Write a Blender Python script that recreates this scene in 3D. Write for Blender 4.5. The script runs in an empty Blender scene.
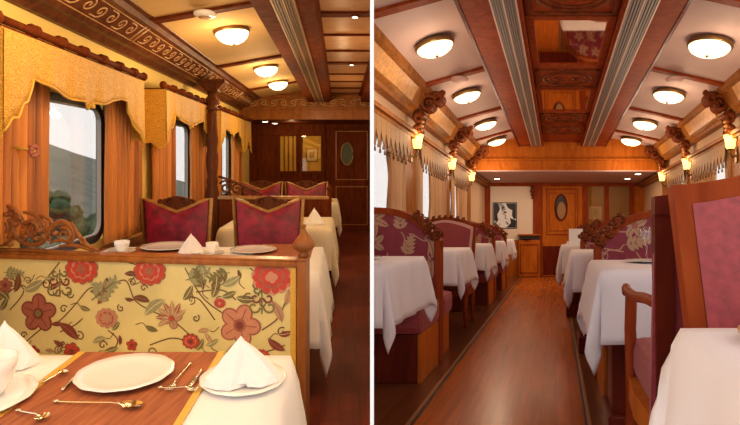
import bpy, bmesh, math, random
from mathutils import Vector, Matrix
from math import pi, sin, cos, tan, atan2, hypot, sqrt, radians

# ------------------------------------------------------------------ camera, sky, exposure
F, CX, HY, CZ = 520.0, 430.0, 193.0, 1.43
scn = bpy.context.scene
cam = bpy.data.objects.new('camera', bpy.data.cameras.new('camera'))
scn.collection.objects.link(cam)
cam.location = (0, 0, CZ)
cam.rotation_euler = (pi / 2, 0, 0)
cam.data.sensor_width = 36
cam.data.lens = F / 740 * 36
cam.data.shift_x = -(CX - 370) / 740
cam.data.shift_y = (HY - 212.5) / 740
cam.data.clip_start = 0.02
cam.data.clip_end = 2000
scn.camera = cam
world = bpy.data.worlds.new('sky')
scn.world = world
world.use_nodes = True
WB = world.node_tree.nodes['Background']
WB.inputs['Color'].default_value = (1.0, 0.96, 0.93, 1)
WB.inputs['Strength'].default_value = 1.05
scn.view_settings.view_transform = 'Standard'
scn.view_settings.look = 'None'
scn.view_settings.gamma = 1
scn.view_settings.use_curve_mapping = False
scn.view_settings.exposure = 0.35
LAMP_L, LAMP_R = 18.0, 8.5          # watts of each ceiling lamp in the two carriages
FRONT_L, FRONT_R = 26.0, 5.0
random.seed(4)
COL = scn.collection


# ------------------------------------------------------------------ the two carriages' frames
class Room:
    """floor frame: s across, t along the aisle (the long walls run along it), z up from the floor"""
    def __init__(self, vx, vy, h, tag):
        self.vx, self.vy, self.h, self.tag = vx, vy, h, tag
        self.kx, self.kz = (vx - CX) / F, (HY - vy) / F

    def P(self, s, t, z):
        return Vector((s + t * self.kx, t, z + CZ - self.h + t * self.kz))

    def lin(self, v):
        return Vector((v[0] + v[1] * self.kx, v[1], v[2] + v[1] * self.kz))


RL = Room(340, 157, 1.43, 'L')
RR = Room(556, 231, 0.90, 'R')
R = RL


# ------------------------------------------------------------------ materials
def new_mat(name):
    m = bpy.data.materials.new(name)
    m.use_nodes = True
    return m, m.node_tree.nodes, m.node_tree.links, m.node_tree.nodes['Principled BSDF']


def rgb(c):
    return (c[0], c[1], c[2], 1)


def coords(n, l, scale, rot=(0, 0, 0)):
    tc = n.new('ShaderNodeTexCoord')
    mp = n.new('ShaderNodeMapping')
    mp.inputs['Scale'].default_value = scale
    mp.inputs['Rotation'].default_value = rot
    l.new(tc.outputs['Object'], mp.inputs['Vector'])
    return mp.outputs['Vector']


def ramp(n, stops):
    r = n.new('ShaderNodeValToRGB')
    e = r.color_ramp.elements
    while len(e) < len(stops):
        e.new(0.5)
    for i, (p, c) in enumerate(stops):
        e[i].position = p
        e[i].color = rgb(c)
    return r


def bump(n, l, h, b, strength, dist=0.01):
    bp = n.new('ShaderNodeBump')
    bp.inputs['Strength'].default_value = strength
    bp.inputs['Distance'].default_value = dist
    l.new(h, bp.inputs['Height'])
    l.new(bp.outputs['Normal'], b.inputs['Normal'])


def wood(name, c1, c2, scale=(6, 6, 1.2), rough=0.35, coat=0.25):
    m, n, l, b = new_mat(name)
    v = coords(n, l, scale)
    t = n.new('ShaderNodeTexNoise')
    t.inputs['Scale'].default_value = 2.2
    t.inputs['Detail'].default_value = 6
    t.inputs['Distortion'].default_value = 1.2
    l.new(v, t.inputs['Vector'])
    r = ramp(n, [(0.3, c1), (0.7, c2)])
    l.new(t.outputs['Fac'], r.inputs['Fac'])
    l.new(r.outputs['Color'], b.inputs['Base Color'])
    b.inputs['Roughness'].default_value = rough
    b.inputs['Coat Weight'].default_value = coat * .3
    b.inputs['Coat Roughness'].default_value = 0.2
    b.inputs['Specular IOR Level'].default_value = .04 if rough > .31 else .25
    return m


def plain(name, c, rough=0.5, metal=0.0, noise=0.0, nscale=30, bmp=0.0, sheen=0.0, coat=0.0):
    m, n, l, b = new_mat(name)
    b.inputs['Base Color'].default_value = rgb(c)
    b.inputs['Roughness'].default_value = rough
    b.inputs['Metallic'].default_value = metal
    b.inputs['Sheen Weight'].default_value = sheen
    b.inputs['Coat Weight'].default_value = coat
    v = coords(n, l, (1, 1, 1))
    t = n.new('ShaderNodeTexNoise')
    t.inputs['Scale'].default_value = nscale
    t.inputs['Detail'].default_value = 4
    l.new(v, t.inputs['Vector'])
    k = 1 - noise
    r = ramp(n, [(0.3, (c[0] * k, c[1] * k, c[2] * k)), (0.7, (min(1, c[0] * (1 + noise * .6)), min(1, c[1] * (1 + noise * .6)), min(1, c[2] * (1 + noise * .6))))])
    l.new(t.outputs['Fac'], r.inputs['Fac'])
    l.new(r.outputs['Color'], b.inputs['Base Color'])
    if bmp:
        bump(n, l, t.outputs['Fac'], b, bmp)
    return m


def emit(name, c, strength):
    m, n, l, b = new_mat(name)
    b.inputs['Base Color'].default_value = rgb(c)
    b.inputs['Emission Color'].default_value = rgb(c)
    b.inputs['Emission Strength'].default_value = strength
    b.inputs['Roughness'].default_value = 0.3
    return m


def glass(name, tint=(1, 1, 1), refl=0.03, rough=0.0):
    m, n, l, b = new_mat(name)
    n.remove(b)
    tr = n.new('ShaderNodeBsdfTransparent')
    tr.inputs['Color'].default_value = rgb(tint)
    gl = n.new('ShaderNodeBsdfGlossy')
    gl.inputs['Roughness'].default_value = rough
    lw = n.new('ShaderNodeLayerWeight')
    lw.inputs['Blend'].default_value = 0.12
    ma = n.new('ShaderNodeMath')
    ma.operation = 'MULTIPLY_ADD'
    ma.inputs[1].default_value = 0.35
    ma.inputs[2].default_value = refl
    l.new(lw.outputs['Fresnel'], ma.inputs[0])
    mx = n.new('ShaderNodeMixShader')
    l.new(ma.outputs[0], mx.inputs['Fac'])
    l.new(tr.outputs[0], mx.inputs[1])
    l.new(gl.outputs[0], mx.inputs[2])
    l.new(mx.outputs[0], n['Material Output'].inputs['Surface'])
    return m


def damask(name, c1, c2, scale=30):
    m, n, l, b = new_mat(name)
    v = coords(n, l, (1, 1, 1))
    w = n.new('ShaderNodeTexWave')
    w.wave_type = 'RINGS'
    w.rings_direction = 'SPHERICAL'
    w.inputs['Scale'].default_value = scale * 0.45
    w.inputs['Distortion'].default_value = 16
    w.inputs['Detail'].default_value = 2
    w.inputs['Detail Scale'].default_value = 1.6
    l.new(v, w.inputs['Vector'])
    r = ramp(n, [(0.25, c1), (0.65, c2)])
    l.new(w.outputs['Fac'], r.inputs['Fac'])
    l.new(r.outputs['Color'], b.inputs['Base Color'])
    b.inputs['Roughness'].default_value = 0.55
    bump(n, l, w.outputs['Fac'], b, 0.4, 0.004)
    return m


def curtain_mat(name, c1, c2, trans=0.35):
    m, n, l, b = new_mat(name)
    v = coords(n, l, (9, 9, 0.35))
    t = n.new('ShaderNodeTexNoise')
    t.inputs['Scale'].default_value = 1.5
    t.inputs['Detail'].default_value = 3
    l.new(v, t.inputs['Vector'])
    r = ramp(n, [(0.3, c1), (0.7, c2)])  # upright streaks in the cloth colour; their strong contrast paints fold shading
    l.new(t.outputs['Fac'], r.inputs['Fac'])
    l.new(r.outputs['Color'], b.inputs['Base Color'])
    b.inputs['Roughness'].default_value = 0.5
    b.inputs['Sheen Weight'].default_value = 0.2
    tl = n.new('ShaderNodeBsdfTranslucent')
    l.new(r.outputs['Color'], tl.inputs['Color'])
    mx = n.new('ShaderNodeMixShader')
    mx.inputs['Fac'].default_value = trans
    l.new(b.outputs[0], mx.inputs[1])
    l.new(tl.outputs[0], mx.inputs[2])
    l.new(mx.outputs[0], n['Material Output'].inputs['Surface'])
    return m


def planks(name, c1, c2, c3, width=0.09, length=1.2, rough=0.2, along='Y', coat=0.4, yaw=0.0):
    m, n, l, b = new_mat(name)
    v = coords(n, l, (1, 1, 1), (0, 0, pi / 2 + yaw))
    br = n.new('ShaderNodeTexBrick')
    br.inputs['Scale'].default_value = 1
    br.inputs['Brick Width'].default_value = length
    br.inputs['Row Height'].default_value = width
    br.inputs['Mortar Size'].default_value = 0.0015
    br.inputs['Color1'].default_value = rgb(c1)
    br.inputs['Color2'].default_value = rgb(c2)
    br.inputs['Mortar'].default_value = rgb(c3)
    l.new(v, br.inputs['Vector'])
    mp2 = n.new('ShaderNodeMapping')
    mp2.inputs['Scale'].default_value = (1.5, 20, 1)
    l.new(v, mp2.inputs['Vector'])
    v2 = mp2.outputs['Vector']
    t = n.new('ShaderNodeTexNoise')
    t.inputs['Scale'].default_value = 1.5
    t.inputs['Detail'].default_value = 6
    l.new(v2, t.inputs['Vector'])
    r = ramp(n, [(0.3, (.72, .72, .72)), (0.75, (1.15, 1.15, 1.15))])
    l.new(t.outputs['Fac'], r.inputs['Fac'])
    mx = n.new('ShaderNodeMix')
    mx.data_type = 'RGBA'
    mx.blend_type = 'MULTIPLY'
    mx.inputs[0].default_value = 1
    l.new(br.outputs['Color'], mx.inputs[6])
    l.new(r.outputs['Color'], mx.inputs[7])
    l.new(mx.outputs[2], b.inputs['Base Color'])
    b.inputs['Roughness'].default_value = rough
    b.inputs['Coat Weight'].default_value = coat
    b.inputs['Coat Roughness'].default_value = 0.12
    b.inputs['Specular IOR Level'].default_value = .25
    return m


def weave(name, c1, c2, sx=70, sy=500):
    m, n, l, b = new_mat(name)
    v = coords(n, l, (sx, 6, 1))
    t = n.new('ShaderNodeTexNoise')
    t.inputs['Scale'].default_value = 1
    t.inputs['Detail'].default_value = 5
    l.new(v, t.inputs['Vector'])
    r = ramp(n, [(0.3, c1), (0.7, c2)])
    l.new(t.outputs['Fac'], r.inputs['Fac'])
    l.new(r.outputs['Color'], b.inputs['Base Color'])
    b.inputs['Roughness'].default_value = 0.7
    bump(n, l, t.outputs['Fac'], b, 0.3, 0.003)
    return m


M = {}
# warm lamplit carriage
M['woodL'] = wood('dark mahogany', (.085, .016, .004), (.165, .034, .007), rough=.65, coat=0)
M['woodLm'] = wood('honey mahogany', (.22, .065, .013), (.38, .13, .028), rough=.3)
M['carveL'] = wood('carved mahogany', (.19, .062, .018), (.34, .125, .035), rough=.3)
M['carveLd'] = wood('dark carved mahogany', (.08, .022, .01), (.17, .055, .02), rough=.35)
M['friezeL'] = plain('frieze ground', (.14, .045, .018), .5)
M['goldscroll'] = plain('gilded scroll', (.52, .27, .10), .35, noise=.2)
M['wallL'] = plain('yellow silk wall', (.90, .64, .17), .7, noise=.04, nscale=60)
M['ceilL'] = plain('pale gold ceiling', (.60, .37, .13), .75, noise=.05, nscale=4)
M['ceilLc'] = wood('tan ceiling panel', (.42, .20, .085), (.50, .25, .11), scale=(2, 2, 2), rough=.35)
M['floorL'] = planks('red brown boards', (.23, .038, .014), (.17, .028, .011), (.10, .018, .008), width=.11, length=.22, rough=.5, coat=.0, yaw=-.171)
M['valL'] = damask('gold damask', (.52, .25, .025), (.70, .38, .05), 40)
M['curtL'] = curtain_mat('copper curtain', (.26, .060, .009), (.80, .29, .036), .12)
M['goldtrim'] = plain('gold braid', (.72, .42, .06), .5, noise=.2, nscale=200)
M['velvetL'] = plain('crimson velvet', (.28, .004, .035), .5, noise=.6, nscale=13, sheen=.2)
M['goldwood'] = plain('gilded frame', (.42, .20, .05), .3, noise=.25, nscale=20)
M['cloth'] = plain('white cloth', (.90, .88, .88), .75, noise=.02, nscale=300)
M['clothL2'] = plain('cream cloth', (.80, .70, .52), .75, noise=.03, nscale=300)
M['china'] = plain('white china', (.94, .92, .88), .15, coat=.5)
M['steel'] = plain('silver cutlery', (.80, .70, .55), .18, metal=1)
M['matL'] = weave('rust placemat', (.24, .055, .016), (.44, .13, .04))
M['fabL'] = plain('pale gold upholstery', (.76, .67, .31), .6, noise=.12, nscale=5, bmp=.1)
M['frameW'] = plain('dark window frame', (.03, .03, .04), .4)
M['glass'] = glass('window glass')
M['brassd'] = plain('aged brass', (.22, .12, .04), .35, metal=.6)
M['lampL'] = emit('lit lamp glass', (1, .82, .45), 2.6)
M['spot'] = emit('small lit spotlight', (1, .85, .62), 6)
M['grilleL'] = plain('brown grille', (.17, .09, .045), .4, metal=.3)
M['grilleLe'] = plain('pale brown grille edge', (.42, .24, .12), .4, metal=.3)
# rosewood carriage
M['woodR'] = wood('rosewood', (.21, .032, .008), (.33, .062, .014), rough=.5, coat=.0)
M['woodRd'] = wood('dark rosewood', (.09, .012, .007), (.16, .022, .010), rough=.35)
M['woodRo'] = wood('amber wood', (.38, .088, .010), (.53, .15, .018), rough=.45, coat=.0)
M['ceilR'] = plain('blush ceiling', (.56, .385, .33), .7, noise=.05, nscale=4)
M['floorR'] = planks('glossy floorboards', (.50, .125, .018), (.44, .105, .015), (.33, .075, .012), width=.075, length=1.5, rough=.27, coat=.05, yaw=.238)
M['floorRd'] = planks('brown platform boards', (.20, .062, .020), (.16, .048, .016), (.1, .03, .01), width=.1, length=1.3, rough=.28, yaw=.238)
M['brasstrim'] = plain('pale metal strip', (.50, .28, .13), .3, metal=.5)
M['velvetR'] = plain('rose maroon velvet', (.32, .042, .05), .6, noise=.25, nscale=60, sheen=.1)
M['fabR'] = plain('maroon floral ground', (.25, .022, .045), .6, noise=.15, nscale=30, sheen=.1)
M['border'] = plain('rose cream border', (.62, .38, .33), .6)
M['clothR'] = plain('blush white cloth', (.78, .74, .79), .75, noise=.02, nscale=300)
M['curtR'] = curtain_mat('cream curtain', (.50, .23, .08), (.92, .66, .38), .45)
M['valR'] = plain('ochre valance', (.34, .17, .055), .6, noise=.2, nscale=60)
M['valRd'] = plain('brown valance band', (.17, .065, .022), .6)
M['woodRg'] = wood('golden brown wood', (.22, .070, .014), (.38, .14, .028), rough=.4, coat=.1)
M['wallR'] = plain('cream upper wall', (.62, .40, .24), .6)
M['grilleR'] = plain('grey grille', (.26, .23, .20), .4, metal=.3)
M['grilleRe'] = plain('pale grille edge', (.72, .52, .42), .4, metal=.2)
M['lampR'] = emit('lit lamp glass rosewood', (1, .80, .45), 2.0)
M['sconce'] = emit('lit sconce glass', (1, .62, .14), 2.6)
M['mirror'] = plain('mirror', (.92, .80, .68), .03, metal=1)
M['carveR'] = wood('carved rosewood', (.11, .022, .007), (.22, .055, .015), rough=.35)
M['gildR'] = plain('gilded carving', (.62, .28, .06), .35, noise=.3, nscale=30)
M['cream'] = plain('cream painted panel', (.80, .66, .52), .5)
M['black'] = plain('black ink', (.015, .015, .02), .4)
M['grey'] = plain('grey ink', (.35, .37, .40), .4)
M['white'] = plain('white paper', (.85, .86, .88), .5)
M['whitepaint'] = plain('white painted partition', (.95, .95, .95), .6)
M['dark'] = plain('dark recess', (.03, .012, .008), .5)
M['cabglass'] = glass('cabinet glass', (.95, .9, .75), .10)
M['clear'] = glass('clear drinking glass', (.96, .96, .96), .12)
M['ovalglass'] = plain('dark oval pane', (.07, .08, .04), .6)
# embroidery
for k, c in dict(rust=(.38, .12, .08), rustd=(.22, .045, .035), red=(.56, .055, .035), pink=(.60, .26, .17), olive=(.20, .17, .06), sage=(.34, .33, .17), bark=(.16, .065, .03), cream=(.72, .62, .34), tan=(.50, .30, .17), beige=(.50, .30, .19)).items():
    M['e_' + k] = plain(k + ' embroidery', c, .6, noise=.15, nscale=120)


# ------------------------------------------------------------------ mesh helpers
def BM():
    return bmesh.new()


def face(bm, pts, m=0):
    f = bm.faces.new([bm.verts.new(p) for p in pts])
    f.material_index = m
    return f


def box(bm, x0, x1, y0, y1, z0, z1, m=0, bev=0.0):
    a = [bm.verts.new(p) for p in ((x0, y0, z0), (x1, y0, z0), (x1, y1, z0), (x0, y1, z0), (x0, y0, z1), (x1, y0, z1), (x1, y1, z1), (x0, y1, z1))]
    fs = [bm.faces.new([a[i] for i in q]) for q in ((3, 2, 1, 0), (4, 5, 6, 7), (0, 1, 5, 4), (1, 2, 6, 5), (2, 3, 7, 6), (3, 0, 4, 7))]
    for f in fs:
        f.material_index = m
    if bev:
        es = list({e for f in fs for e in f.edges})
        bmesh.ops.bevel(bm, geom=es, offset=bev, segments=2, affect='EDGES', profile=.6)
    return bm


def lathe(bm, prof, cx=0, cy=0, cz=0, seg=24, m=0, ph=0.0, lobes=0, amp=0.0):
    rings = []
    for r, z in prof:
        if r <= 1e-6:
            rings.append([bm.verts.new((cx, cy, cz + z))])
        else:
            rings.append([bm.verts.new((cx + r * (1 + amp * cos(lobes * 2 * pi * k / seg)) * cos(ph + 2 * pi * k / seg), cy + r * (1 + amp * cos(lobes * 2 * pi * k / seg)) * sin(ph + 2 * pi * k / seg), cz + z)) for k in range(seg)])
    for a, b in zip(rings, rings[1:]):
        for k in range(seg):
            k2 = (k + 1) % seg
            if len(a) == 1 and len(b) == 1:
                continue
            if len(a) == 1:
                f = bm.faces.new((a[0], b[k2], b[k]))
            elif len(b) == 1:
                f = bm.faces.new((a[k], a[k2], b[0]))
            else:
                f = bm.faces.new((a[k], a[k2], b[k2], b[k]))
            f.material_index = m
            f.smooth = True
    for ring, flip in ((rings[0], True), (rings[-1], False)):
        if len(ring) > 1:
            f = bm.faces.new(ring[::-1] if flip else ring)
            f.material_index = m
    return bm


def tube(bm, pts, r, seg=6, m=0):
    pts = [Vector(p) for p in pts]
    n = len(pts)
    rr = r if isinstance(r, (list, tuple)) else [r] * n
    rings = []
    ref = None
    for i, p in enumerate(pts):
        d = (pts[min(i + 1, n - 1)] - pts[max(i - 1, 0)])
        if d.length < 1e-9:
            d = Vector((0, 0, 1))
        d.normalize()
        if ref is None:
            ref = d.orthogonal().normalized()
        ref = (ref - d * ref.dot(d))
        if ref.length < 1e-6:
            ref = d.orthogonal()
        ref.normalize()
        b = d.cross(ref)
        rings.append([bm.verts.new(p + (ref * cos(2 * pi * k / seg) + b * sin(2 * pi * k / seg)) * rr[i]) for k in range(seg)])
    for a, b in zip(rings, rings[1:]):
        for k in range(seg):
            f = bm.faces.new((a[k], a[(k + 1) % seg], b[(k + 1) % seg], b[k]))
            f.smooth = True
            f.material_index = m
    for ring in (rings[0][::-1], rings[-1]):
        f = bm.faces.new(ring)
        f.material_index = m
    return bm


def extr(bm, poly, y0, y1, m=0, bev=0.0):
    """extrude an x-z outline along y"""
    a = [bm.verts.new((x, y0, z)) for x, z in poly]
    b = [bm.verts.new((x, y1, z)) for x, z in poly]
    fs = [bm.faces.new(a), bm.faces.new(b[::-1])]
    for k in range(len(poly)):
        k2 = (k + 1) % len(poly)
        fs.append(bm.faces.new((a[k2], a[k], b[k], b[k2])))
    for f in fs:
        f.material_index = m
    if bev:
        bmesh.ops.bevel(bm, geom=list(fs[0].edges) + list(fs[1].edges), offset=bev, segments=2, affect='EDGES')
    return bm


def extr_t(bm, poly, t0, t1, m=0):
    """cross-section (s,z) swept along the carriage from t0 to t1"""
    return extr(bm, poly, t0, t1, m)


def extr_s(bm, poly, x0, x1, m=0):
    """a y-z outline extruded along x"""
    a = [bm.verts.new((x0, y, z)) for y, z in poly]
    b = [bm.verts.new((x1, y, z)) for y, z in poly]
    fs = [bm.faces.new(a), bm.faces.new(b[::-1])]
    for k in range(len(poly)):
        k2 = (k + 1) % len(poly)
        fs.append(bm.faces.new((a[k2], a[k], b[k], b[k2])))
    for f in fs:
        f.material_index = m
    return bm


def spiral(cx, cz, r0, turns, a0=0.0, cw=1, n=26, rend=.15):
    """x-z points of a scroll that winds inward"""
    out = []
    for i in range(n):
        u = i / (n - 1)
        r = r0 * (1 - (1 - rend) * u)
        a = a0 + cw * 2 * pi * turns * u
        out.append((cx + r * cos(a), cz + r * sin(a)))
    return out


def curve2(pts, n=6):
    """smooth x-z polyline through points"""
    out = []
    m = len(pts)
    for i in range(m - 1):
        p0, p1, p2, p3 = pts[max(i - 1, 0)], pts[i], pts[i + 1], pts[min(i + 2, m - 1)]
        for k in range(n):
            u = k / n
            q = []
            for d in range(len(p1)):
                q.append(.5 * (2 * p1[d] + (-p0[d] + p2[d]) * u + (2 * p0[d] - 5 * p1[d] + 4 * p2[d] - p3[d]) * u * u + (-p0[d] + 3 * p1[d] - 3 * p2[d] + p3[d]) * u ** 3))
            out.append(tuple(q))
    out.append(tuple(pts[-1]))
    return out


def xf(bm, mat):
    bmesh.ops.transform(bm, matrix=mat, verts=bm.verts)
    return bm


def rotz(bm, a, c=(0, 0, 0)):
    c = Vector(c)
    return xf(bm, Matrix.Translation(c) @ Matrix.Rotation(a, 4, 'Z') @ Matrix.Translation(-c))


ROUND = {'rim', 'glass_bowl', 'finial', 'sensor_ring', 'lens', 'wine_glass', 'dish', 'gold_rim', 'glass_shade', 'shaft', 'neck'}


def obj(name, bm, mats, parent=None, loc=None, smooth=False, world_coords=False, off=(0, 0, 0)):
    """link a bmesh as one mesh object; verts are in the carriage frame, relative to loc (top level) or the parent's base"""
    if not isinstance(mats, (list, tuple)):
        mats = [mats]
    bmesh.ops.recalc_face_normals(bm, faces=bm.faces)
    if not world_coords:
        for v in bm.verts:
            v.co = (v.co.x, v.co.y, v.co.z + v.co.y * R.kz) if name in ROUND else R.lin(v.co)
    me = bpy.data.meshes.new(name)
    bm.to_mesh(me)
    bm.free()
    for k in mats:
        me.materials.append(M[k])
    if smooth:
        for p in me.polygons:
            p.use_smooth = True
    o = bpy.data.objects.new(name, me)
    COL.objects.link(o)
    if parent is not None:
        o.parent = parent
        o.location = R.lin(off)
    elif world_coords:
        o.location = (0, 0, 0)
    else:
        o.location = R.P(*(loc or (0, 0, 0)))
    o['_room'] = R.tag
    return o


def tag(o, label, cat, group=None):
    o['label'] = label
    o['category'] = cat
    if group:
        o['group'] = group
    return o


def thing(name, label, cat, loc, group=None):
    o = bpy.data.objects.new(name, None)
    o.empty_display_size = .1
    COL.objects.link(o)
    o.location = R.P(*loc)
    o['_room'] = R.tag
    return tag(o, label, cat, group)


def struct(name, bm, mats, parent=None, **k):
    o = obj(name, bm, mats, parent, **k)
    if parent is None:
        o['kind'] = 'structure'
    return o


def dup(src, label, loc, group=None):
    """copy a thing with its parts and sub-parts"""
    r = src.copy()
    COL.objects.link(r)
    r.location = R.P(*loc)
    r['label'] = label
    if group:
        r['group'] = group
    for ch in src.children:
        c = ch.copy()
        COL.objects.link(c)
        c.parent = r
        for g in ch.children:
            d = g.copy()
            COL.objects.link(d)
            d.parent = c
    return r


def px_at(px, py, t):
    """a point of the carriage at distance t seen where the photograph has pixel px, py"""
    return (px - R.vx) / F * t, R.h - (py - R.vy) / F * t


def lamp_light(name, loc, power, col, radius=.12):
    ld = bpy.data.lights.new(name, 'POINT')
    ld.energy = power
    ld.color = col
    ld.shadow_soft_size = radius
    lo = bpy.data.objects.new(name, ld)
    COL.objects.link(lo)
    lo.location = loc
    return lo


def ceiling_glow(name, loc, power, col, sx, sy):
    lo = lamp_light(name, loc, power, col)
    ld = bpy.data.lights.new(name, 'AREA')
    ld.energy, ld.color, ld.shape, ld.size, ld.size_y = power, col, 'RECTANGLE', sx, sy
    lo.data = ld if False else lo.data
    o2 = bpy.data.objects.new(name, ld)
    COL.objects.link(o2)
    o2.location = lo.location
    bpy.data.objects.remove(lo)
    return o2


# ------------------------------------------------------------------ shared builders
def ring_ts(bm, s0, s1, t0, t1, z0, z1, w, rad, m=0, n=5):
    """rounded window frame lying in the wall plane"""
    def rr(a0, a1, b0, b1, r):
        pts = []
        for cx, cy, st in ((a1 - r, b1 - r, 0), (a0 + r, b1 - r, 1), (a0 + r, b0 + r, 2), (a1 - r, b0 + r, 3)):
            for k in range(n + 1):
                a = pi / 2 * (st + k / n)
                pts.append((cx + r * cos(a), cy + r * sin(a)))
        return pts
    o = rr(t0, t1, z0, z1, rad)
    i = rr(t0 + w, t1 - w, z0 + w, z1 - w, max(rad - w, .01))
    L = [[bm.verts.new((s, a, b)) for a, b in q] for s in (s0, s1) for q in (o, i)]
    k = len(o)
    for j in range(k):
        j2 = (j + 1) % k
        for A, B in ((L[0], L[1]), (L[1], L[3]), (L[3], L[2]), (L[2], L[0])):
            bm.faces.new((A[j], A[j2], B[j2], B[j])).material_index = m


def curtain_bm(s, t0, t1, z0, z1, amp=.03, waves=6, seed=0, gather=0.0, gz=.5, thick=.006):
    rnd = random.Random(seed)
    nt, nz = waves * 8, 14
    ph = rnd.random() * 6
    g0 = []
    for side in (0, 1):
        grid = []
        for i in range(nt + 1):
            u = i / nt
            row = []
            for j in range(nz + 1):
                v = j / nz
                z = z0 + (z1 - z0) * v
                sq = 1 - gather * math.exp(-((v - gz) / .28) ** 2)
                tt = (t0 + t1) / 2 + (u - .5) * (t1 - t0) * sq
                ss = s + amp * (2 * abs(sin(pi * waves * u + ph + .35 * sin(3 * v + seed) + .8 * sin(4 * u + seed))) ** .7 - 1) * (0.8 + .25 * sin(5 * u + seed)) + side * thick
                row.append((ss, tt, z))
            grid.append(row)
        g0.append(grid)
    bm = BM()
    V = [[[bm.verts.new(p) for p in row] for row in g] for g in g0]
    for sd in (0, 1):
        for i in range(nt):
            for j in range(nz):
                f = bm.faces.new((V[sd][i][j], V[sd][i + 1][j], V[sd][i + 1][j + 1], V[sd][i][j + 1]))
                f.smooth = True
    for i in range(nt):
        bm.faces.new((V[0][i][0], V[0][i + 1][0], V[1][i + 1][0], V[1][i][0]))
        bm.faces.new((V[0][i][nz], V[0][i + 1][nz], V[1][i + 1][nz], V[1][i][nz]))
    for j in range(nz):
        bm.faces.new((V[0][0][j], V[0][0][j + 1], V[1][0][j + 1], V[1][0][j]))
        bm.faces.new((V[0][nt][j], V[0][nt][j + 1], V[1][nt][j + 1], V[1][nt][j]))
    return bm


def cloth_bm(w, d, drop, z=0.0, n=9, flare=.13, seed=0, wave=.012, wall=0):
    """square tablecloth: flat top w x d centred on 0,0 at height z, sides hang by drop and corners hang in points"""
    rnd = random.Random(seed)
    p1, p2 = rnd.random() * 6, rnd.random() * 6
    def axis(W):
        a = [-W / 2 - drop * (1 - i / n) for i in range(n)]
        b = [-W / 2 + W * i / (2 * n) for i in range(2 * n)]
        c = [W / 2 + drop * i / n for i in range(n + 1)]
        return a + b + c
    X, Y = axis(w), axis(d)
    if wall < 0:
        X = [x for x in X if x >= -w / 2 - 1e-6]
    if wall > 0:
        X = [x for x in X if x <= w / 2 + 1e-6]
    bm = BM()
    V = []
    for x in X:
        row = []
        for y in Y:
            ex, ey = max(abs(x) - w / 2, 0), max(abs(y) - d / 2, 0)
            sx, sy = (1 if x > 0 else -1), (1 if y > 0 else -1)
            rho = hypot(ex, ey)
            if rho == 0:
                p = (x, y, z)
            else:
                phi = atan2(ey, ex)
                k = rho * flare * (1 - .35 * sin(2 * phi))
                cx = max(-w / 2, min(w / 2, x))
                cy = max(-d / 2, min(d / 2, y))
                fold = 0
                if ex > 0 and ey == 0:
                    fold = wave * sin(cy / d * 19 + p1) * min(1, ex / .12)
                if ey > 0 and ex == 0:
                    fold = wave * sin(cx / w * 21 + p2) * min(1, ey / .12)
                if ex > 0 and ey > 0:
                    fold = .045 * sin(2 * phi) * sin(4 * phi) * min(1, rho / drop)
                k += fold
                r0 = .012
                kk = k + r0 * (1 - math.exp(-rho / r0))
                px = cx + sx * kk * (cos(phi) if ex > 0 else 0)
                py = cy + sy * kk * (sin(phi) if ey > 0 else 0)
                if ex > 0 and ey > 0:
                    px = cx + sx * kk * cos(phi) ** .7
                    py = cy + sy * kk * sin(phi) ** .7
                p = (px, py, z - rho * .985 + r0 * (1 - math.exp(-rho / r0)) * .6)
            row.append(bm.verts.new(p))
        V.append(row)
    for i in range(len(X) - 1):
        for j in range(len(Y) - 1):
            f = bm.faces.new((V[i][j], V[i + 1][j], V[i + 1][j + 1], V[i][j + 1]))
            f.smooth = True
    return bm


def thicken(o, th=.003):
    md = o.modifiers.new('hem', 'SOLIDIFY')
    md.thickness = th
    md.offset = 0
    return o


PLATE = [(0, 0), (.45, 0), (.5, .02), (.62, .035), (.80, .075), (.97, .085), (1.0, .10), (.985, .112), (.8, .08), (.62, .058), (.5, .05), (0, .042)]


def plate(loc, r, label, group=None, name='dinner_plate', scallop=True, mat='china'):
    bm = lathe(BM(), [(a * r, b * r) for a, b in PLATE], seg=48, lobes=12 if scallop else 0, amp=.012 if scallop else 0)
    o = obj(name, bm, mat, loc=loc)
    return tag(o, label, 'plate', group)


def cup_set(loc, label_s, label_c, r=.04, sauc=.075, group=None, hang=-.6):
    s = plate(loc, sauc, label_s, group and 'saucers ' + group, name='saucer', scallop=False)
    c = thing('teacup', label_c, 'cup', (loc[0], loc[1], loc[2] + sauc * .06), group and 'cups ' + group)
    prof = [(r * .55, 0), (r * .62, .006), (r * .8, .02), (r * .96, .05), (r, .072), (r * .96, .072), (r * .9, .05), (r * .7, .02), (0, .012)]
    obj('bowl', lathe(BM(), prof, seg=28), 'china', c)
    a = [(r * .93 * cos(hang) + q * cos(hang), r * .93 * sin(hang) + q * sin(hang), z) for q, z in ((0, .06), (.018, .062), (.026, .045), (.018, .025), (-.003, .02))]
    obj('handle', tube(BM(), curve2(a, 4), .0035, 6), 'china', c)
    return c


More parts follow.
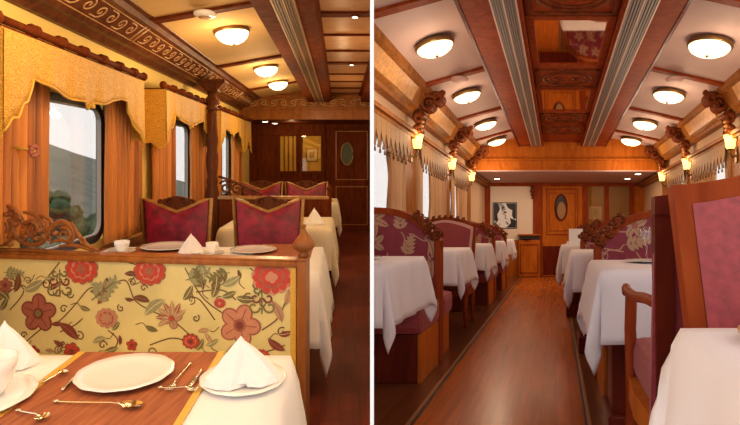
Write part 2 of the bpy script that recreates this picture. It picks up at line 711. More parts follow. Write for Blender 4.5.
def napkin_cone(loc, label, w=.17, h=.135, rot=0.0, group=None, mat='cloth'):
    """starched napkin folded into a standing pointed tent"""
    bm = BM()
    N = 28
    rings = []
    for j in range(9):
        v = j / 8
        ring = []
        for k in range(N):
            a = 2 * pi * k / N
            rr = w / 2 * (1 - v) ** .85 * (1 + .20 * cos(3 * a + .6) + .06 * cos(7 * a)) + .003
            ring.append(bm.verts.new((rr * cos(a), rr * sin(a) * .8, h * v * (1 - .04 * cos(2 * a)))))
        rings.append(ring)
    for a, b in zip(rings, rings[1:]):
        for k in range(N):
            bm.faces.new((a[k], a[(k + 1) % N], b[(k + 1) % N], b[k]))
    bm.faces.new(rings[0][::-1])
    bm.faces.new(rings[-1])
    # the overlapping front flap and its two feet
    for sg in (-1, 1):
        face(bm, [(0, -w * .04, h), (sg * w * .25, -w * .16, h * .62), (sg * w * .46, -w * .28, h * .22), (sg * w * .54, -w * .30, .006), (sg * w * .30, -w * .44, .003), (sg * w * .10, -w * .40, .004), (sg * w * .05, -w * .22, h * .45)])
    face(bm, [(-w * .05, -w * .2, h * .5), (0, -w * .12, h * .78), (w * .05, -w * .2, h * .5), (w * .09, -w * .36, .01), (-w * .09, -w * .36, .01)])
    rotz(bm, rot)
    o = obj('folded_napkin', bm, mat, loc=loc)
    thicken(o, .002)
    return tag(o, label, 'napkin', group)


def spoon_bm(L=.19, fork=False, w=.019):
    bm = BM()
    pts = [(-L / 2, 0, .004), (-L * .3, 0, .005), (0, 0, .008), (L * .18, 0, .010), (L * .27, 0, .006)]
    tube(bm, curve2(pts, 4), [.0046] * 5 + [.0028] * 12 if False else .003, 6)
    lathe(bm, [(0, .004), (.007, .0045), (.007, .0075), (0, .008)], cx=-L / 2, seg=12)
    if fork:
        for k in range(4):
            y = (k - 1.5) * .0062
            tube(bm, [(L * .25, y * .3, .006), (L * .31, y, .004), (L * .42, y, .005), (L * .5, y, .009)], .0016, 5)
        lathe(bm, [(0, .004), (.010, .0045), (.010, .007), (0, .0075)], cx=L * .29, seg=12)
    else:
        n, mm = 16, 5
        for side in (0, 1):
            rings = []
            for j in range(mm + 1):
                u = j / mm
                rings.append([bm.verts.new((L * .38 + L * .13 * u * cos(2 * pi * k / n), w * u * (1 - .12 * cos(2 * pi * k / n)) * sin(2 * pi * k / n), .002 + .007 * u * u + side * .0015)) for k in range(n)] if j else [bm.verts.new((L * .38, 0, .002 + side * .0015))])
            for a, b in zip(rings, rings[1:]):
                for k in range(n):
                    if len(a) == 1:
                        bm.faces.new((a[0], b[(k + 1) % n], b[k]))
                    else:
                        bm.faces.new((a[k], a[(k + 1) % n], b[(k + 1) % n], b[k]))
    return bm


def knife_bm(L=.22):
    bm = BM()
    tube(bm, [(-L / 2, 0, .005), (-L * .42, 0, .006), (-L * .1, 0, .006), (0, 0, .005)], [.004, .0055, .005, .003], 8)
    a = [(0, -.006), (L * .4, -.009), (L * .5, -.003), (L * .47, .004), (L * .4, .006), (0, .006)]
    lo = [bm.verts.new((x, y, .0035)) for x, y in a]
    hi = [bm.verts.new((x, y, .0055)) for x, y in a]
    bm.faces.new(lo[::-1])
    bm.faces.new(hi)
    for k in range(len(a)):
        k2 = (k + 1) % len(a)
        bm.faces.new((lo[k], lo[k2], hi[k2], hi[k]))
    return bm


def cutlery(kind, a, b, z, label, group=None):
    """laid from handle end a to tip b (s,t)"""
    L = hypot(b[0] - a[0], b[1] - a[1])
    bm = {'spoon': spoon_bm, 'fork': lambda L: spoon_bm(L, True), 'knife': knife_bm}[kind](L)
    rotz(bm, atan2(b[1] - a[1], b[0] - a[0]))
    o = obj(kind, bm, 'steel', loc=((a[0] + b[0]) / 2, (a[1] + b[1]) / 2, z), smooth=True)
    return tag(o, label, kind, group)


# flat embroidery in an x-z plane, standing a hair in front of y
class Stitch:
    def __init__(self, bm, y, inside, mats, nrm=-1):
        self.bm, self.y, self.inside, self.mats, self.n, self.k = bm, y, inside, mats, nrm, 0

    def poly(self, pts, mat, layer=1):
        pts = [(p[0], p[1]) for p in pts]
        if not all(self.inside(x, z) for x, z in pts):
            pts = [self.clampp(x, z) for x, z in pts]
        if mat not in self.mats:
            self.mats.append(mat)
        self.k += 1
        y = self.y + self.n * (.0012 * layer + .000004 * (self.k % 150))
        vs = [self.bm.verts.new((x, y, z)) for x, z in pts]
        try:
            f = self.bm.faces.new(vs)
            f.material_index = self.mats.index(mat)
        except ValueError:
            pass

    def clampp(self, x, z):
        if self.inside(x, z):
            return (x, z)
        cx, cz = self.centre
        lo, hi = 0.0, 1.0
        for _ in range(14):
            mid = (lo + hi) / 2
            if self.inside(cx + (x - cx) * mid, cz + (z - cz) * mid):
                lo = mid
            else:
                hi = mid
        return (cx + (x - cx) * lo, cz + (z - cz) * lo)

    def disc(self, x, z, r, mat, layer, ax=1, a=0, n=16):
        self.poly([(x + r * cos(t) * cos(a) - r * ax * sin(t) * sin(a), z + r * cos(t) * sin(a) + r * ax * sin(t) * cos(a)) for t in [2 * pi * k / n for k in range(n)]], mat, layer)

    def flower(self, x, z, r, c1, c2, c3, petals=5, a0=0.3):
        for k in range(petals):
            a = a0 + 2 * pi * k / petals
            self.disc(x + r * .56 * cos(a), z + r * .56 * sin(a), r * .48, c2, 2, .88, a)
        for k in range(petals):
            a = a0 + 2 * pi * k / petals
            self.disc(x + r * .56 * cos(a), z + r * .56 * sin(a), r * .40, c1, 3, .86, a)
            self.line([(x + r * .3 * cos(a), z + r * .3 * sin(a)), (x + r * .82 * cos(a), z + r * .82 * sin(a))], r * .05, c2, 4)
        self.disc(x, z, r * .30, c2, 5)
        self.disc(x, z, r * .18, c3, 6)

    def peony(self, x, z, r, c1, c2, c3, a0=0.2):
        for n_, rr, rad, m_, ly in ((11, .80, .25, c2, 2), (11, .76, .2, c1, 3), (8, .45, .22, c3, 4), (7, .40, .17, c1, 5), (4, .15, .17, c2, 6)):
            for k in range(n_):
                a = a0 + 2 * pi * (k + (ly % 2) * .3) / n_
                self.disc(x + r * rr * cos(a), z + r * rr * sin(a) * .8, r * rad, m_, ly)
        self.disc(x, z, r * .62, c1, 3, .8)

    def leaf(self, x, z, L, a, mat, bend=.25, wid=.22, vein=None):
        n = 8
        up, dn, mid = [], [], []
        for i in range(n + 1):
            u = i / n
            bx, bz = L * u, L * bend * u * u
            w = L * wid * sin(pi * u) ** .8
            up.append((bx - w * bend * u, bz + w))
            dn.append((bx + w * bend * u, bz - w))
            mid.append((bx, bz))
        tr = lambda p: (x + p[0] * cos(a) - p[1] * sin(a), z + p[0] * sin(a) + p[1] * cos(a))
        self.poly([tr(p) for p in up + dn[::-1][1:-1]], mat, 2)
        if vein:
            self.line([tr(p) for p in mid], L * .035, vein, 3)

    def frond(self, x, z, L, a, mat, vein=None):
        for k in range(5):
            u = .15 + .2 * k
            for sd in (-1, 1):
                self.leaf(x + L * u * cos(a), z + L * u * sin(a), L * .42 * (1.1 - u * .6), a + sd * .75, mat, .15 * sd, .22)
        self.leaf(x + L * .5 * cos(a), z + L * .5 * sin(a), L * .55, a, mat, .05, .25)
        if vein:
            self.line([(x, z), (x + L * .95 * cos(a), z + L * .95 * sin(a))], L * .03, vein, 4)

    def line(self, pts, w, mat, layer=1):
        for i in range(len(pts) - 1):
            (x0, z0), (x1, z1) = pts[i][:2], pts[i + 1][:2]
            d = hypot(x1 - x0, z1 - z0) or 1
            nx, nz = -(z1 - z0) / d * w / 2, (x1 - x0) / d * w / 2
            if not (self.inside(x0, z0) and self.inside(x1, z1)):
                continue
            self.poly([(x0 + nx, z0 + nz), (x1 + nx, z1 + nz), (x1 - nx, z1 - nz), (x0 - nx, z0 - nz)], mat, layer)

    def curl(self, x, z, r, a, cw, mat, w=.006, turns=1.1):
        self.line(spiral(x, z, r, turns, a, cw, 22, .2), w, mat, 2)


def scrollwork(bm, x0, x1, z0, z1, y, r=.006, unit=.12, m=0, flip=1, n=16, seg=5, thick=1.0):
    """running scroll ornament along x between z0 and z1"""
    h = z1 - z0
    k = max(1, round((x1 - x0) / unit))
    u = (x1 - x0) / k
    for i in range(k):
        cx = x0 + u * (i + .5)
        sg = 1 if i % 2 == 0 else -1
        cz = (z0 + z1) / 2
        rad = min(h * .42, u * .45)
        pts = [(x0 + u * i, cz - sg * h * .4)] + spiral(cx, cz, rad, 1.35, -sg * pi * .6, sg * 1, n)
        tube(bm, [(p[0], y, p[1]) for p in pts], r, seg, m)
        tube(bm, [(cx + rad * .3, y, cz + sg * rad * .95), (cx + u * .35, y - r, cz + sg * h * .36), (cx + u * .5, y, cz + sg * h * .12)], [r, r * 1.2, r * .5], seg, m)


# ================================================================== the gold carriage
R = RL
WS = -1.78
WINS = [(0.70, 1.70), (2.90, 3.90), (5.10, 6.10), (7.30, 8.30)]
ZW0, ZW1 = .82, 1.82
T0, THL, TEL = 0.35, 9.2, 10.2
DV = lambda t: 30.4 / F * t + .02        # where the dividing partition stands

bm = BM()
b = [-1.9, T0, DV(TEL) + .05]
v = [bm.verts.new(p) for p in ((-1.9, T0, 0), (DV(T0), T0, 0), (DV(TEL), TEL + .1, 0), (-1.9, TEL + .1, 0))]
bm.faces.new(v)
r_ = bmesh.ops.extrude_face_region(bm, geom=bm.faces[:])
bmesh.ops.translate(bm, vec=(0, 0, -.05), verts=[e for e in r_['geom'] if isinstance(e, bmesh.types.BMVert)])
struct('floor', bm, 'floorL')

bm = BM()
z0s, z1s = 0.0, 2.75
ts = [T0] + [q for w in WINS for q in w] + [TEL]
for i in range(0, len(ts), 2):
    box(bm, WS - .03, WS, ts[i], ts[i + 1], z0s, z1s, 0)
for a, c in WINS:
    box(bm, WS - .03, WS, a, c, 0, ZW0, 0)
    box(bm, WS - .03, WS, a, c, ZW1, z1s, 0)
struct('wall_left', bm, 'wallL')
bm = BM()
box(bm, WS, WS + .03, T0, THL, .0, .70, 0)
box(bm, WS, WS + .06, T0, THL, .70, .76, 0, .008)
struct('trim_1', bm, 'woodLm')
for i, (a, c) in enumerate(WINS[1:]):
    bm = BM()
    box(bm, WS - .020, WS - .016, a + .01, c - .01, ZW0 + .01, ZW1 - .01)
    w = struct('window_%d' % (i + 1), bm, 'glass')
    bm = BM()
    ring_ts(bm, WS - .032, WS + .008, a - .01, c + .01, ZW0 - .01, ZW1 + .01, .05, .14)
    obj('window_frame', bm, 'frameW', w)
    bm = BM()
    ring_ts(bm, WS - .02, WS + .010, a + .040, c - .040, ZW0 + .040, ZW1 - .040, .010, .10)
    obj('inner_bead', bm, 'grilleR', w)

# ceiling: sloping panels, dropped duct beam, flat centre
bm = BM()
extr_t(bm, [(-1.40, 2.48), (-.60, 2.62), (-.545, 2.63), (-.545, 2.75), (-1.40, 2.60)], T0, THL, 0)
extr_t(bm, [(-1.9, 2.62), (-1.4, 2.58), (-1.4, 2.64), (-1.9, 2.70)], T0, TEL, 0)
extr_t(bm, [(-.15, 2.53), (.62, 2.53), (.62, 2.6), (-.15, 2.6)], 1.0, THL, 1)
struct('ceiling', bm, ['ceilL', 'ceilLc'])
bm = BM()
extr_t(bm, [(-.56, 2.40), (-.204, 2.40), (-.165, 2.43), (-.145, 2.50), (-.145, 2.62), (-.56, 2.66)], T0, THL, 0)
extr_t(bm, [(-.60, 2.60), (-.55, 2.42), (-.55, 2.66)], T0, THL, 0)
extr_t(bm, [(.367, 2.40), (.75, 2.40), (.75, 2.62), (.367, 2.62)], T0, THL, 0)
for a in (-.155, -.125):
    pass
struct('trim_2', bm, 'woodL')
bm = BM()
for k in range(13):
    y = 572 / (157 - 12) if False else 2.5 + .70 * k
bars = [(3.25, .03), (3.98, .11), (4.65, .03), (5.35, .03), (6.05, .10), (6.85, .03), (7.53, .03), (8.25, .1), (8.9, .03)]
for t, w in bars:
    box(bm, -.145, .367, t - w / 2, t + w / 2, 2.512, 2.535, 0, .003)
box(bm, .33, .367, 1.0, THL, 2.50, 2.53)
struct('trim_3', bm, 'woodL')
bm = BM()
for t in (1.9, 3.96, 6.0, 8.05):
    extr_t(bm, [(-1.42, 2.452), (-.585, 2.598), (-.585, 2.66), (-1.42, 2.52)], t - .045, t + .045)
struct('trim_4', bm, 'woodL')
# duct grilles let into the beam
g = thing('ceiling_vent', 'long brown slotted duct grille running down the beam of the gold carriage', 'vent', (-.35, 5, 2.39))
bm = BM()
for s in (-.425, -.352, -.285):
    box(bm, s + .35 - .006, s + .35 + .006, -4.5, 4.15, 0, .014)
obj('frame', bm, 'grilleLe', g)
bm = BM()
for s0, s1 in ((-.419, -.358), (-.346, -.291)):
    for k in range(3):
        s = s0 + (s1 - s0) * (k + .5) / 3
        box(bm, s + .35 - .007, s + .35 + .007, -4.5, 4.15, .004, .013)
    q = 0
obj('slat', bm, 'grilleL', g)

# cornice with scroll frieze
bm = BM()
extr_t(bm, [(-1.78, 2.26), (-1.74, 2.26), (-1.70, 2.30), (-1.66, 2.305), (-1.62, 2.34), (-1.50, 2.43), (-1.46, 2.435), (-1.44, 2.47), (-1.40, 2.475), (-1.38, 2.50), (-1.38, 2.56), (-1.78, 2.56)], T0, THL, 0)
struct('trim_5', bm, 'carveLd')
bm = BM()
t = 2.2
i = 0
dirv = Vector((.12, 0, .09)).normalized()
while t < 9.1:
    u = .16
    if abs((t + .08) - 4.1) < .09 or abs((t + .08) - 6.1) < .09 or abs(t + .08 - 8.1) < .09:
        for dt in (.05, .11):
            tube(bm, [(-1.632, t + dt, 2.335), (-1.492, t + dt, 2.44)], .011, 6)
        t += u
        continue
    sg = 1 if i % 2 else -1
    cu = .075
    pts = []
    for (a, c) in [(-.07, cu - sg * .055)] + spiral(0, cu, .058, 1.4, -sg * 1.9, sg, 18):
        pts.append(Vector((-1.625, 0, 2.338)) + dirv * c + Vector((0, t + .08 + a, 0)))
    tube(bm, pts, .0075, 5)
    i += 1
    t += u
for c in (0.0, .15):
    tube(bm, [Vector((-1.628, T0 + .3, 2.338)) + dirv * c, Vector((-1.628, THL, 2.338)) + dirv * c], .006, 5)
struct('trim_6', bm, 'goldscroll')

# header over the vestibule, soffit, end wall
bm = BM()
box(bm, -1.9, DV(THL) + .1, THL, THL + .12, 2.085, 2.75, 0)
box(bm, -1.9, DV(THL) + .1, THL - .03, THL, 2.09, 2.27, 0, .006)
box(bm, -1.9, DV(THL) + .1, THL - .05, THL, 2.27, 2.305, 0, .006)
box(bm, -1.9, DV(THL) + .1, THL - .05, THL, 2.475, 2.52, 0, .006)
struct('trim_7', bm, 'woodLm')
bm = BM()
scrollwork(bm, -1.62, DV(THL) + .1, 2.315, 2.465, THL - .012, r=.011, unit=.17)
struct('trim_8', bm, 'goldscroll')
bm = BM()
box(bm, -1.9, DV(TEL) + .1, THL, TEL + .1, 2.085, 2.13, 0)
struct('ceiling', bm, 'woodL')
bm = BM()
box(bm, -1.9, DV(TEL) + .1, TEL, TEL + .1, 0, 2.1, 0)
for s in (-1.62, -1.24, -.80, -.36):
    box(bm, s, s + .07, TEL - .03, TEL, 0, 2.085, 0, .006)
box(bm, -1.62, -.3, TEL - .035, TEL, 1.86, 2.085, 0, .006)
box(bm, -1.62, -.3, TEL - .04, TEL, .85, 1.0, 0, .006)
struct('wall_end', bm, 'woodL')
# glazed end bays
for k, (px0, px1) in enumerate(((279, 296), (302, 321))):
    s0, z1 = px_at(px0, 136, TEL - .02)
    s1, z0 = px_at(px1, 171, TEL - .02)
    c = thing('display_cabinet', ['narrow glazed cabinet beside the last curtain of gold carriage', 'glazed cabinet with a square picture inside, next to oval-window door'][k], 'cabinet', (s0, TEL - .045, 0))
    w = s1 - s0
    bm = BM()
    box(bm, -.03, w + .03, 0, .035, z1, z1 + .05, 0, .004)
    box(bm, -.03, w + .03, 0, .035, z0 - .05, z0, 0, .004)
    box(bm, -.03, 0, 0, .035, z0, z1)
    box(bm, w, w + .03, 0, .035, z0, z1)
    obj('frame', bm, 'woodL', c)
    obj('back', box(BM(), 0, w, .035, .043, z0, z1), 'wallL', c)
    obj('glass_pane', box(BM(), 0, w, .008, .012, z0, z1), 'cabglass', c)
    if k == 0:
        bm = BM()
        for q in (.09, .17, .26):
            box(bm, q, q + .03, .02, .034, z0, z1)
        obj('shelf_upright', bm, 'woodLm', c)
        bm = BM()
    if k == 1:
        f = thing('framed_picture', 'small square cream and gold picture hanging in the glazed end cabinet', 'picture', (px_at(312, 155, TEL)[0], TEL - .028, px_at(312, 155, TEL)[1]))
        bm = BM()
        for d, y, m in ((.12, .002, 0), (.095, -.002, 1), (.05, -.004, 2)):
            box(bm, -d, d, y, y + .01, -d * 1.15, d * 1.15, m)
        obj('frame', bm, ['goldwood', 'china', 'goldscroll'], f)
# door
d0, zt = px_at(331, 129, TEL - .03)
d1, zb = px_at(371, 230, TEL - .03)
bm = BM()
box(bm, d0, d0 + .8, TEL - .05, TEL - .01, 0, zt, 0, .004)
dr = struct('door_1', bm, 'woodL')
bm = BM()
W_ = .8
for (a, c, e, f_) in ((.09, .72, .10, .86), (.09, .72, .98, 1.94)):
    for (x0, x1, y0, y1) in ((a, c, e, e + .02), (a, c, f_ - .02, f_), (a, a + .02, e, f_), (c - .02, c, e, f_)):
        box(bm, d0 + x0, d0 + x1, TEL - .062, TEL - .05, y0, y1, 0, .003)
obj('panel_moulding', bm, 'woodLm', dr)
ox, oz = px_at(347, 154, TEL - .06)
bm = BM()
pr = [(ox + .115 * cos(2 * pi * k / 32), TEL - .06, oz + .215 * sin(2 * pi * k / 32)) for k in range(33)]
tube(bm, pr, .02, 8)
orim = obj('oval_window_rim', bm, 'brassd', dr)
bm = BM()
face(bm, [(ox + .105 * cos(2 * pi * k / 32), TEL - .056, oz + .205 * sin(2 * pi * k / 32)) for k in range(32)])
obj('oval_window_pane', bm, 'ovalglass', orim)
bm = lathe(BM(), [(0, 0), (.03, 0), (.03, -.01), (0, -.012)], seg=12)
bm2 = None
bm.free()
# vestibule spotlights
for k, (px, py) in enumerate(((265, 121.5), (275, 127))):
    t = (9.45, 9.9)[k]
    s = (px - 340) / F * t
    o = thing('spotlight', ['round spotlight nearest the header in the gold carriage vestibule', 'round spotlight above the narrow glazed cabinet of gold carriage'][k], 'spotlight', (s, t, 2.07))
    obj('rim', lathe(BM(), [(.045, .015), (.06, .012), (.06, 0), (.045, -.002)], seg=20), 'steel', o)
    obj('lens', lathe(BM(), [(0, .0), (.043, -.001), (.043, -.006), (0, -.01)], seg=20), 'spot', o)
for k, t in enumerate((3.98, 6.05)):
    o = thing('spotlight', ['small lit spotlight on the nearer wide bar of panelled ceiling', 'small spotlight on the further wide bar of panelled ceiling'][k], 'spotlight', (.115 + .02 * k, t, 2.50))
    obj('rim', lathe(BM(), [(.02, .012), (.03, .010), (.03, 0), (.02, -.002)], seg=16), 'brassd', o)
    obj('lens', lathe(BM(), [(0, 0), (.02, -.001), (.02, -.004), (0, -.006)], seg=16), 'spot', o)


def dome_lamp(loc, r, label, matl, power, col, group, tilt=0.0, deep=1.0):
    o = thing('ceiling_light', label, 'ceiling light', loc, group)
    rot = Matrix.Rotation(-tilt, 4, 'Y')
    bm = lathe(BM(), [(r * .93, .03), (r * 1.0, .022), (r * 1.03, .008), (r * 1.0, -.006), (r * .93, -.008)], seg=36)
    obj('rim', xf(bm, rot), 'brassd', o)
    bm = lathe(BM(), [(r * .94, .0), (r * .93, -.01 * deep), (r * .82, -.034 * deep), (r * .6, -.054 * deep), (r * .3, -.067 * deep), (0, -.070 * deep)], seg=36)
    gb = obj('glass_bowl', xf(bm, rot), matl, o)
    bm = lathe(BM(), [(.0, -.066 * deep), (.012, -.068 * deep), (.014, -.006 - .070 * deep), (.006, -.014 - .070 * deep), (0, -.017 - .070 * deep)], seg=12)
    obj('finial', xf(bm, rot), 'brassd', gb)
    p = R.P(*loc)
    lamp_light('ceiling_light_glow', p + Vector((0, 0, -.50)), power * .70, col, .12)
    lamp_light('added_ceiling_halo', p + Vector((0, -.20, -.13)), power * .13, col, .05)  # extra point light beside the dome, added to brighten the ceiling around it
    return o


WARM = (1.0, .70, .36)
WARMR = (1.0, .76, .52)
for k, (t, lab) in enumerate(((4.6, 'glowing dome ceiling light nearest the smoke detector, gold carriage'), (6.5, 'middle one of three glowing dome lights on gold sloping ceiling'), (7.8, 'dome ceiling light closest to the carved header, gold carriage'))):
    s = (-.955, -.925, -.93)[k]
    dome_lamp((s, t, 2.475 + (s + 1.40) * .175 - .022), .150, lab, 'lampL', LAMP_L, WARM, None, tilt=.17, deep=1.5)
for k, (s, t) in enumerate(((-1.0, 2.6), (-1.0, .9))):
    p = R.P(s, t, 2.25)
    lamp_light('row_light_glow', p, LAMP_L * .9, WARM, .15)
for (s, t) in ((.05, 1.6), (.02, 4.9), (.05, 7.3)):
    lamp_light('centre_spot_glow', R.P(s, t, 1.95), LAMP_L * .25, WARM, .06)
lamp_light('vestibule_glow', R.P(-.9, 9.7, 1.95), 2.5, WARM, .05)
o = thing('smoke_detector', 'white round smoke detector on the ceiling bar', 'smoke detector', (-1.0, 3.85, 2.495))
obj('body', lathe(BM(), [(0, .01), (.075, .01), (.085, 0), (.08, -.018), (.05, -.03), (0, -.032)], seg=28), 'china', o)
obj('sensor_ring', lathe(BM(), [(.03, -.028), (.045, -.030), (.045, -.036), (.03, -.038)], seg=24), 'grilleLe', o)


# valances on carved rods, and curtains
def valance(t0, t1, label, rod_label, tail0=.42, tail1=.42, seed=0):
    s = -1.60
    zt = 2.04
    o = thing('window_valance', label, 'valance', (s, t0, 0))
    L = t1 - t0
    bm = BM()
    zc, zt = zt, zt + .035
    tube(bm, [(0.02, -.03, zt), (0.02, L + .03, zt)], .021, 10)
    for q in range(1, int(L / .26) + 1):
        lathe(bm, [(0, 0)], seg=3) if False else None
        tt = q * .26
        tube(bm, [(0.02, tt - .035, zt), (0.02, tt - .02, zt + .004), (.02, tt, zt + .006), (0.02, tt + .02, zt + .004), (0.02, tt + .035, zt)], [.02, .034, .027, .036, .02], 10)
    for e in (-.03, L + .03):
        tube(bm, [(0.02, e - .04, zt), (0.02, e - .02, zt), (0.02, e, zt), (0.02, e + .02, zt), (0.02, e + .035, zt)], [.012, .03, .036, .026, .01], 10)
    obj('rod', bm, 'woodL', o)
    zt = zc
    # front cloth with shaped bottom edge, plus return to the wall
    n = 96
    top, bot = [], []
    bm = BM()
    F0, F1 = [], []
    def zb(u):
        tail = 0
        base = 1.80
        d0, d1 = u * L, (1 - u) * L
        if d0 < .24:
            x = d0 / .24
            base = 1.55 + .20 * x ** 1.1 + .03 * sin(x * 2.5 * pi) ** 2
        elif d1 < .34:
            x = d1 / .34
            base = 1.50 + .27 * x ** .8 + .012 * sin(x * 2 * pi) ** 2
        else:
            x = (d0 - .24) / (L - .58)
            base = 1.835 - .075 * sin(pi * min(1, x * 1.1)) ** .8 + .012 * abs(sin(x * 3 * pi))
            if abs(x - .5) < .05:
                base -= .05 * (1 - abs(x - .5) / .05)
            if x < .06 or x > .94:
                base += .0
        return base
    g = [[], []]
    for i in range(n + 1):
        u = i / n
        w = .010 * sin(u * 34 + seed) + .004 * sin(u * 90)
        for sd in (0, 1):
            col = []
            for j in range(7):
                v_ = j / 6
                z = zt - .005 + (zb(u) - zt) * v_
                col.append(bm.verts.new((.028 + w * v_ + .008 * sd, u * L, z)))
            g[sd].append(col)
    for i in range(n):
        for j in range(6):
            for sd in (0, 1):
                bm.faces.new((g[sd][i][j], g[sd][i + 1][j], g[sd][i + 1][j + 1], g[sd][i][j + 1])).smooth = True
        bm.faces.new((g[0][i][6], g[0][i + 1][6], g[1][i + 1][6], g[1][i][6]))
    extr(bm, [(-.17, zt), (.03, zt), (.03, 1.52), (-.02, 1.50), (-.10, 1.56), (-.17, 1.55)], -.006, .004)
    box(bm, -.17, .03, L - .004, L + .006, 1.56, zt, 0)
    gc = obj('gold_cloth', bm, 'valL', o)
    bm = BM()
    tube(bm, [(.036 + .010 * sin(i / n * 34 + seed), i / n * L, zb(i / n)) for i in range(n + 1)], .007, 6)
    for q in (.5,):
        tube(bm, [(.04, L * .5, zb(.5)), (.04, L * .5, zb(.5) - .03)], [.012, .016], 6)
    obj('braid_trim', bm, 'goldtrim', gc)
    bm = BM()
    box(bm, -.18, .02, 0, L, zt - .02, zt + .012)
    obj('pelmet_board', bm, 'woodL', o)
    return o


valance(2.42, 4.15, 'gold damask valance over the big window with the widest hillside view', '')
valance(4.68, 6.35, 'gold damask valance between the carved column and the big window', '', seed=2)
valance(6.85, 8.45, 'short gold valance just beyond the carved column', '', seed=4)
valance(8.66, 9.14, 'shortest gold valance, closest to the carved header', '', seed=6)
lab = ['orange curtain behind the carved scroll crest, at the big window', 'orange curtain between the two nearest gold valances, with teacup below',
       'orange curtain hanging behind the first crimson chair, nearer edge of window', 'orange curtain pale at its edge, just before the carved column',
       'orange curtain just past the carved column', 'pale lit curtain at the third gold carriage window', 'last curtain but one before the glazed end cabinets', 'last curtain beside the glazed end cabinets']
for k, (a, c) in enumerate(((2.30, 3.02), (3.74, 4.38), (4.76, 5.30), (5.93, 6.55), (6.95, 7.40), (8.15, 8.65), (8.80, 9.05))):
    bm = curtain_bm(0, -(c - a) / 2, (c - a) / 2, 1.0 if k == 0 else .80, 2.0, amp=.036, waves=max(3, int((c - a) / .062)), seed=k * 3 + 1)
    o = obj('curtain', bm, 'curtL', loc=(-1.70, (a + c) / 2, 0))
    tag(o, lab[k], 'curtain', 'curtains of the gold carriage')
# tie-back rosette low on the near curtain
o = thing('curtain_tieback', 'round rust fabric rosette holding the nearest orange curtain', 'tieback', (-1.60, 2.72, 1.46))
bm = BM()
for k in range(9):
    a = 2 * pi * k / 9
    lathe(bm, [(0, -.012), (.012, -.008), (.014, 0), (.012, .008), (0, .012)], cx=.0, cy=.026 * cos(a), cz=.026 * sin(a), seg=8)
obj('rosette', bm, 'e_rust', o)
bm = BM()
tube(bm, [(-.09, -.03, .02), (-.03, -.01, .01), (0, 0, 0), (-.03, .04, .01), (-.09, .12, .03)], .010, 6)
obj('cord', bm, 'goldtrim', o)

# carved column rising to the cornice
o = thing('carved_column', 'turned and carved dark wood column rising to the cornice', 'column', (-1.51, 6.15, 0))
prof = [(.055, 1.10), (.062, 1.14), (.05, 1.2), (.062, 1.3), (.068, 1.42), (.055, 1.52), (.066, 1.62), (.058, 1.72), (.052, 1.86), (.060, 1.92), (.050, 1.95), (.05, 1.98)]
obj('shaft', lathe(BM(), [(.075, 0), (.075, 1.0)] + prof, seg=20, lobes=5, amp=.06), 'carveLd', o)
obj('neck', lathe(BM(), [(.05, 1.98), (.075, 2.0), (.05, 2.03), (.085, 2.06), (.09, 2.10), (.05, 2.15), (.05, 2.2)], seg=20), 'carveLd', o)
bm = BM()
box(bm, -.08, .08, -.08, .08, 2.2, 2.23, 0, .006)
extr(bm, [(-.09, 2.23), (.09, 2.23), (.16, 2.30), (-.16, 2.30)], -.09, .09)
box(bm, -.17, .17, -.12, .12, 2.30, 2.335, 0, .008)
obj('capital', bm, 'carveLd', o)
# carved screen between column and the crimson chairs
o = thing('carved_screen', 'low wooden screen with gilded rail and scroll carving, running from the carved column', 'screen', (-1.42, 6.15, 0))
bm = BM()
box(bm, 0, 1.29, -.03, .03, 0, .93, 0, .01)
obj('panel', bm, 'woodL', o)
bm = BM()
box(bm, -.02, 1.29, -.045, .045, .93, .97, 0, .01)
obj('rail', bm, 'goldwood', o)
bm = box(BM(), 1.27, 1.32, -.04, .04, 0, 1.03, 0, .006)
lathe(bm, [(.0, 1.03), (.03, 1.035), (.035, 1.06), (.018, 1.09), (0, 1.11)], cx=1.295, seg=12)
obj('end_post', bm, 'woodL', o)
bm = BM()
for (x, z, r, tr, a, cw) in ((.07, 1.07, .085, 1.5, 2.6, -1), (.20, 1.05, .07, 1.4, .3, 1), (.30, 1.02, .05, 1.4, 2.6, -1), (.40, 1.005, .035, 1.3, .3, 1), (.12, 1.14, .04, 1.3, 3, 1)):
    tube(bm, [(p[0], 0, p[1]) for p in spiral(x, z, r, tr, a, cw)], .013, 6)
tube(bm, [(-.02, 0, 1.2), (.08, 0, 1.17), (.18, 0, 1.13), (.3, 0, 1.08), (.42, 0, 1.03), (.5, 0, .98)], .016, 6)
obj('crest', bm, 'carveLd', o)


